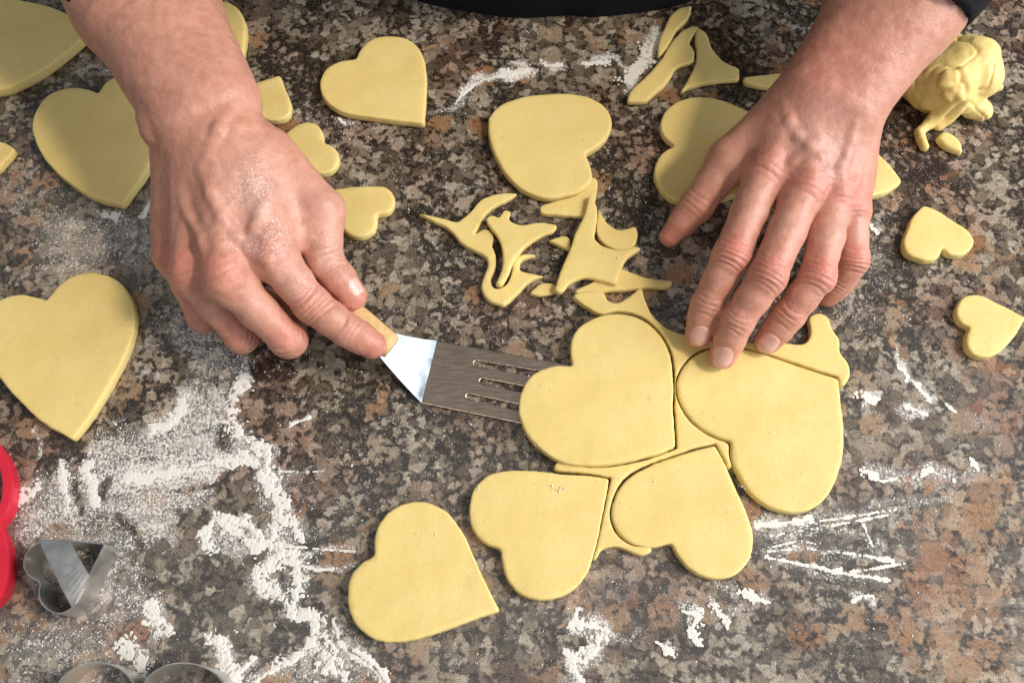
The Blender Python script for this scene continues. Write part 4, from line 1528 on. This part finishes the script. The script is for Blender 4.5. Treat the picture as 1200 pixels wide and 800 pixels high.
handle = obj('handle', np.array(Vh), Fh, MAT['wood'], sp_root)
# rivet on the handle
rv = h0 + ha * 0.012 + hu * 0.0061
Vr, Fr = [], []
for z_, rr_ in ((-0.001, 0.0023), (0.0003, 0.0023), (0.0006, 0.0017)):
    for k_ in range(16):
        a = 2 * math.pi * k_ / 16
        Vr.append(rv + (ha * math.cos(a) + hs * math.sin(a)) * rr_ + hu * z_)
for i in range(2):
    for k_ in range(16):
        Fr.append([i * 16 + k_, i * 16 + (k_ + 1) % 16, (i + 1) * 16 + (k_ + 1) % 16, (i + 1) * 16 + k_])
Fr.append([32 + k_ for k_ in range(16)])
obj('rivet', np.array(Vr), Fr, MAT['wood'], handle)


# ---------------------------------------------------------------- cookie cutters
def ribbon(name, L, h, thick, mat, parent, rim=None, taper=0.0):
    n = len(L)
    N = loop_normals(L)
    prof = [(0, 0), (0, h * 0.5), (0, h), (-thick, h), (-thick, h * 0.5), (-thick, 0)]
    if rim:
        prof = [(0, 0), (0, h - rim), (rim * 0.55, h - rim * 0.85), (rim * 0.72, h - rim * 0.45), (rim * 0.55, h - 0.0004), (0, h), (-thick - rim * 0.3, h),
                (-thick - rim * 0.5, h - rim * 0.5), (-thick, h - rim), (-thick, 0)]
    V, F = [], []
    for off, z in prof:
        q = L + N * (off + taper * z)
        V.append(np.concatenate([q, np.full((n, 1), z)], 1))
    V = np.concatenate(V)
    k = len(prof)
    for r in range(k):
        r2 = (r + 1) % k
        for j in range(n):
            j2 = (j + 1) % n
            F.append([r * n + j, r * n + j2, r2 * n + j2, r2 * n + j])
    o = obj(name, V, F, mat, parent)
    es = o.modifiers.new('edges', 'EDGE_SPLIT')
    es.split_angle = math.radians(50)
    return o


CH = 0.020
cut_s = empty('heart_cutter', P(80, 682, 0))
tag(cut_s, 'small tin heart cookie cutter with strap handle standing in the flour', 'cookie cutter')
Ls = smooth_outline([(124, 636, C), (80, 633), (52, 633), (36, 641), (27, 657), (33, 674), (47, 682, C), (45, 699), (55, 714), (71, 719), (86, 711),
                     (104, 676)], CH)
ribbon('wall', Ls, CH, 0.0006, MAT['steel_cutter'], cut_s)
sa, sb_, sc, sd = [P(u, v, CH + 0.0008) for u, v in ((45, 632), (82, 632), (105, 674), (85, 713))]
Vs, Fs = [], []
K = 12
for i in range(K + 1):
    t = i / K
    bow = 0.0012 * math.sin(math.pi * t)
    # strap turns down over the wall at both ends
    p1, p2 = sa + (sd - sa) * t, sb_ + (sc - sb_) * t
    Vs += [p1 + up * bow, p2 + up * bow]
nS = len(Vs)
Vs += [v - up * 0.0006 for v in Vs]
for i in range(K):
    a = 2 * i
    Fs += [[a, a + 2, a + 3, a + 1], [nS + a, nS + a + 1, nS + a + 3, nS + a + 2], [a, nS + a, nS + a + 2, a + 2], [a + 1, a + 3, nS + a + 3, nS + a + 1]]
Fs += [[0, 1, nS + 1, nS], [nS - 2, 2 * nS - 2, 2 * nS - 1, nS - 1]]
obj('strap_handle', np.array(Vs), Fs, MAT['steel_cutter'], cut_s, smooth=False)

cut_b = empty('heart_cutter', P(160, 860, 0))
tag(cut_b, 'large tin heart cookie cutter cut off by the bottom edge', 'cookie cutter')
Lb = smooth_outline([(161, 822, C), (158, 802), (146, 786), (128, 777), (110, 775), (88, 781), (70, 796), (60, 820), (62, 850), (80, 890), (110, 925),
                     (165, 965, C), (215, 925), (250, 885), (268, 845), (270, 815), (262, 797), (245, 783), (222, 776), (200, 777), (180, 786), (167, 802)], 0.020)
ribbon('wall', Lb, 0.020, 0.0006, MAT['steel_cutter'], cut_b)

cut_r = empty('heart_cutter', P(-30, 612, 0))
tag(cut_r, 'red plastic heart cookie cutter at the left edge', 'cookie cutter')
Lr = smooth_outline([(-8, 613, C), (3, 598), (9, 572), (6, 547), (-4, 525), (-24, 512), (-52, 522), (-90, 560), (-125, 612, C), (-90, 668), (-55, 700), (-25, 714),
                     (-8, 702), (3, 678), (4, 650), (0, 630)], 0.014)
ribbon('wall', Lr, 0.014, 0.0016, MAT['red_plastic'], cut_r, rim=0.0035)

# ---------------------------------------------------------------- crumpled dough ball with tail
core = [
    (P(1108, 98, .018), P(1124, 84, .020), .0200, .0195, .004),
    (P(1140, 74, .024), P(1146, 90, .022), .0170, .0145, .0012),       # smooth outer flap
    (P(1134, 62, .026), P(1148, 66, .024), .0100, .0090, .0040),
    (P(1080, 100, .014), P(1088, 108, .014), .0130, .0125, .0014),     # left lump
    (P(1090, 76, .020), P(1096, 66, .022), .0105, .0100, .0012),
    (P(1104, 56, .022), P(1116, 54, .024), .0085, .0080, .0014),
    (P(1152, 96, .016), P(1170, 102, .015), .0085, .0028, .0030),      # pinched corner
    (P(1140, 124, .009), P(1150, 130, .008), .0085, .0065, .0012),
    (P(1128, 118, .014), P(1140, 110, .016), .0090, .0080, .0012),
]


def core_field(p):
    d = None
    for a, b, ra, rb, k_ in core:
        c = capsule(p, a, b, ra, rb)
        d = c if d is None else smin(d, c, k_)
    return d


STRIPS = [  # pixels on the lump, half width, half thickness
    ([(1107, 99), (1110, 91), (1118, 91)], .0048, .0032),
    ([(1111, 112), (1118, 106), (1123, 105)], .0046, .0032),
    ([(1126, 84), (1133, 98), (1131, 112)], .0040, .0030),
]
BC = P(1116, 92, 0.012)
strip_pts = [([on_skin(core_field, u, v, 0.06) for u, v in pts_], w, t_) for pts_, w, t_ in STRIPS]
strip_pts.append(([P(1124, 112, .030), P(1110, 122, .021), P(1098, 135, .011), P(1088, 146, .0055), P(1077, 155, .0035), P(1079, 163, .0032), P(1083, 172, .003)], .0040, .0030))
strip_pts.append(([P(1130, 114, .027), P(1120, 128, .016), P(1110, 139, .008), P(1099, 147, .0040)], .0046, .0034))


def ball_field(p):
    d = core_field(p)
    # creases in the dough, then the strips folded over it
    n = fbm(p, 62, 12, 2)
    d = d + np.exp(-((n - 0.5) / 0.03)**2) * 0.0009 + (fbm(p, 75, 23, 2) - 0.5) * 0.0026
    for pts_, w, th_ in strip_pts:
        for a, b in zip(pts_[:-1], pts_[1:]):
            ax_ = unit(b - a)
            nn_ = (a + b) / 2 - BC
            nn_ = unit(nn_ - ax_ * (nn_ @ ax_))
            la = np.cross(ax_, nn_)
            ba = b - a
            t = np.clip(((p - a) @ ba) / (ba @ ba), 0, 1)
            r = p - a - t[:, None] * ba
            e = np.sqrt(((r @ la) / w)**2 + ((r @ nn_) / th_)**2 + ((r @ ax_) / th_)**2)
            d = smin(d, (e - 1) * th_, 0.0009)
    d = d + (fbm(p, 330, 17) - 0.5) * 0.0006
    return np.maximum(d, 0.0004 - p[:, 2])


V, F, N = mesh_field(ball_field, (0.19, 0.09, -0.003), (0.34, 0.26, 0.07), 0.0009, 8, 1)
c = V.mean(0)
c[2] = 0
ball = obj('dough_ball', V - c, F, MAT['dough'])
ball.location = c
tag(ball, 'crumpled ball of leftover dough with hanging strand at the upper right', 'dough')
crumb = slab('dough_crumb', [(1099, 160, C), (1107, 153), (1117, 156), (1127, 166), (1129, 178, C), (1116, 174), (1106, 168)], 0.006, 0, bevel=0.0025, seed=90, wob=0.0006)
tag(crumb, 'small torn dough crumb below the dough ball', 'dough crumb')

# ---------------------------------------------------------------- flour: banks and loose grains
def bank_mesh():
    step = 0.0005
    Vall, Fall, off = [], [], 0
    for li_, (pts_, w, hgt) in enumerate(RIDGE):
        pw = unproject(pts_, 0.0)[:, :2]
        m = (2.2 * w + 10) / 1900.0
        l_, h_ = pw.min(0) - m, pw.max(0) + m
        ax_, ay_ = np.arange(l_[0], h_[0], step), np.arange(l_[1], h_[1], step)
        X, Y = np.meshgrid(ax_, ay_)
        q = np.stack([X.ravel(), Y.ravel()], 1)
        d = np.full(len(q), 9.0)
        for i in range(len(pw) - 1):
            d = np.minimum(d, seg_dist(q, pw[i], pw[i + 1])[0])
        p3 = np.concatenate([q, np.zeros((len(q), 1))], 1)
        ww = 1.2 * w / 1900.0
        n = fbm(p3, 160, 3, 4)
        n2 = fbm(p3, 900, 8, 2)
        n3 = fbm(p3, 60, 14, 2)
        e = 0.85 - d / (ww * np.clip(-0.55 + 2.3 * n + 1.3 * (n3 - 0.4), 0.08, 2.2)) - (n2 - 0.42) * 1.9 - (fbm(p3, 330, 44, 2) - 0.5) * 1.6
        z = (0.30 if pw[:, 0].mean() < 0.0 else 0.17) * hgt * np.clip(e, -0.6, 0.8) * (0.4 + 0.9 * n)
        z = z.reshape(X.shape)
        keep = z > 0.0
        ids = np.full(z.shape, -1)
        cell = keep[:-1, :-1] | keep[1:, :-1] | keep[:-1, 1:] | keep[1:, 1:]
        used = np.zeros(z.shape, bool)
        used[:-1, :-1] |= cell
        used[1:, :-1] |= cell
        used[:-1, 1:] |= cell
        used[1:, 1:] |= cell
        ids[used] = np.arange(used.sum()) + off
        Vall.append(np.stack([X[used], Y[used], z[used] + 0.000013 * li_], 1))
        cy, cx = np.where(cell)
        Fall.append(np.stack([ids[cy, cx], ids[cy, cx + 1], ids[cy + 1, cx + 1], ids[cy + 1, cx]], 1))
        off += used.sum()
    return np.concatenate(Vall), np.concatenate(Fall)


V, F = bank_mesh()
banks = obj('flour_bank', V, F, MAT['flour'])
tag(banks, 'thick smeared banks of white flour on the granite', 'flour', kind='stuff')


def grains():
    want = 900000
    q = np.stack([rng.uniform(-0.40, 0.40, want), rng.uniform(-0.24, 0.26, want)], 1)
    p3 = np.concatenate([q, np.zeros((want, 1))], 1)
    dens = flour_density(q)
    cl = fbm(p3, 230, 60, 3)
    pr = np.clip(dens * 1.9 * np.clip((cl - 0.52 + 0.32 * dens) * 5, 0, 1.0), 0, 1) + 0.0010
    ok = rng.random(want) < pr
    q = q[ok]
    n = len(q)
    r = np.clip(rng.lognormal(math.log(0.00016), 0.50, n), 0.0001, 0.0007)
    octa = np.array([(1, 0, 0), (0, 1, 0), (-1, 0, 0), (0, -1, 0), (0, 0, 1)], float)
    ang = rng.uniform(0, 6.28, n)
    ca, sa_ = np.cos(ang), np.sin(ang)
    V = np.zeros((n, 5, 3))
    j = rng.uniform(0.6, 1.4, (n, 5))
    V[:, :, 0] = (octa[:, 0] * ca[:, None] - octa[:, 1] * sa_[:, None]) * j
    V[:, :, 1] = (octa[:, 0] * sa_[:, None] + octa[:, 1] * ca[:, None]) * j
    V[:, :, 2] = octa[:, 2] * j * 0.9
    V *= r[:, None, None]
    V[:, :, :2] += q[:, None, :]
    V[:, :, 2] += 0.0001
    base_ = (np.arange(n) * 5)[:, None, None]
    F = np.array([(0, 1, 4), (1, 2, 4), (2, 3, 4), (3, 0, 4)])[None] + base_
    return V.reshape(-1, 3), F.reshape(-1, 3)


V, F = grains()
print('flour grains', len(F) // 4)
gr_o = obj('flour_dusting', V, F, MAT['flour'], smooth=False)
tag(gr_o, 'fine white flour grains dusted over the granite', 'flour', kind='stuff')


def crumbs_on_dough():
    V, F, off = [], [], 0
    spots = [(654, 575, 7), (660, 575, 5), (648, 573, 4), (763, 561, 5), (630, 520, 3), (724, 302, 4), (879, 543, 4), (484, 708, 4), (49, 42, 4),
             (27, 68, 4), (87, 31, 4), (125, 182, 4), (412, 545, 3), (104, 360, 3), (118, 358, 3), (108, 428, 3), (562, 572, 4), (765, 466, 4),
             (615, 688, 3), (655, 687, 3), (580, 632, 3), (870, 570, 3), (620, 440, 2), (365, 155, 3), (317, 108, 3), (511, 626, 3), (930, 585, 3)]
    for u, v, s in spots:
        zt = 0.0068
        if u < 170 or (u < 300 and v < 120):
            zt = 0.0078
        if 608 < u < 792 and 367 < v < 545:
            zt = 0.0100
        if 650 < u < 752 and 230 < v < 343:
            zt = 0.0088
        c = P(u, v, zt + 0.0002)
        for k_ in range(3):
            r = s * 0.00016 * (0.6 + 0.8 * random.random())
            o_ = c + np.array([random.gauss(0, 1), random.gauss(0, 1), 0]) * s * 0.00022
            ring = []
            for k2 in range(6):
                a = k2 / 6 * 6.283
                ring.append(o_ + np.array([math.cos(a), math.sin(a), 0]) * r * (0.7 + 0.6 * random.random()) - up * 0.0010)
            V += ring + [o_ + up * r * 0.8]
            F += [[off + k2, off + (k2 + 1) % 6, off + 6] for k2 in range(6)]
            off += 7
    return np.array(V), F


V, F = crumbs_on_dough()
cr = obj('flour_specks', V, F, MAT['flour'], smooth=False)
tag(cr, 'tiny flour specks stuck on the dough hearts', 'flour', kind='stuff')
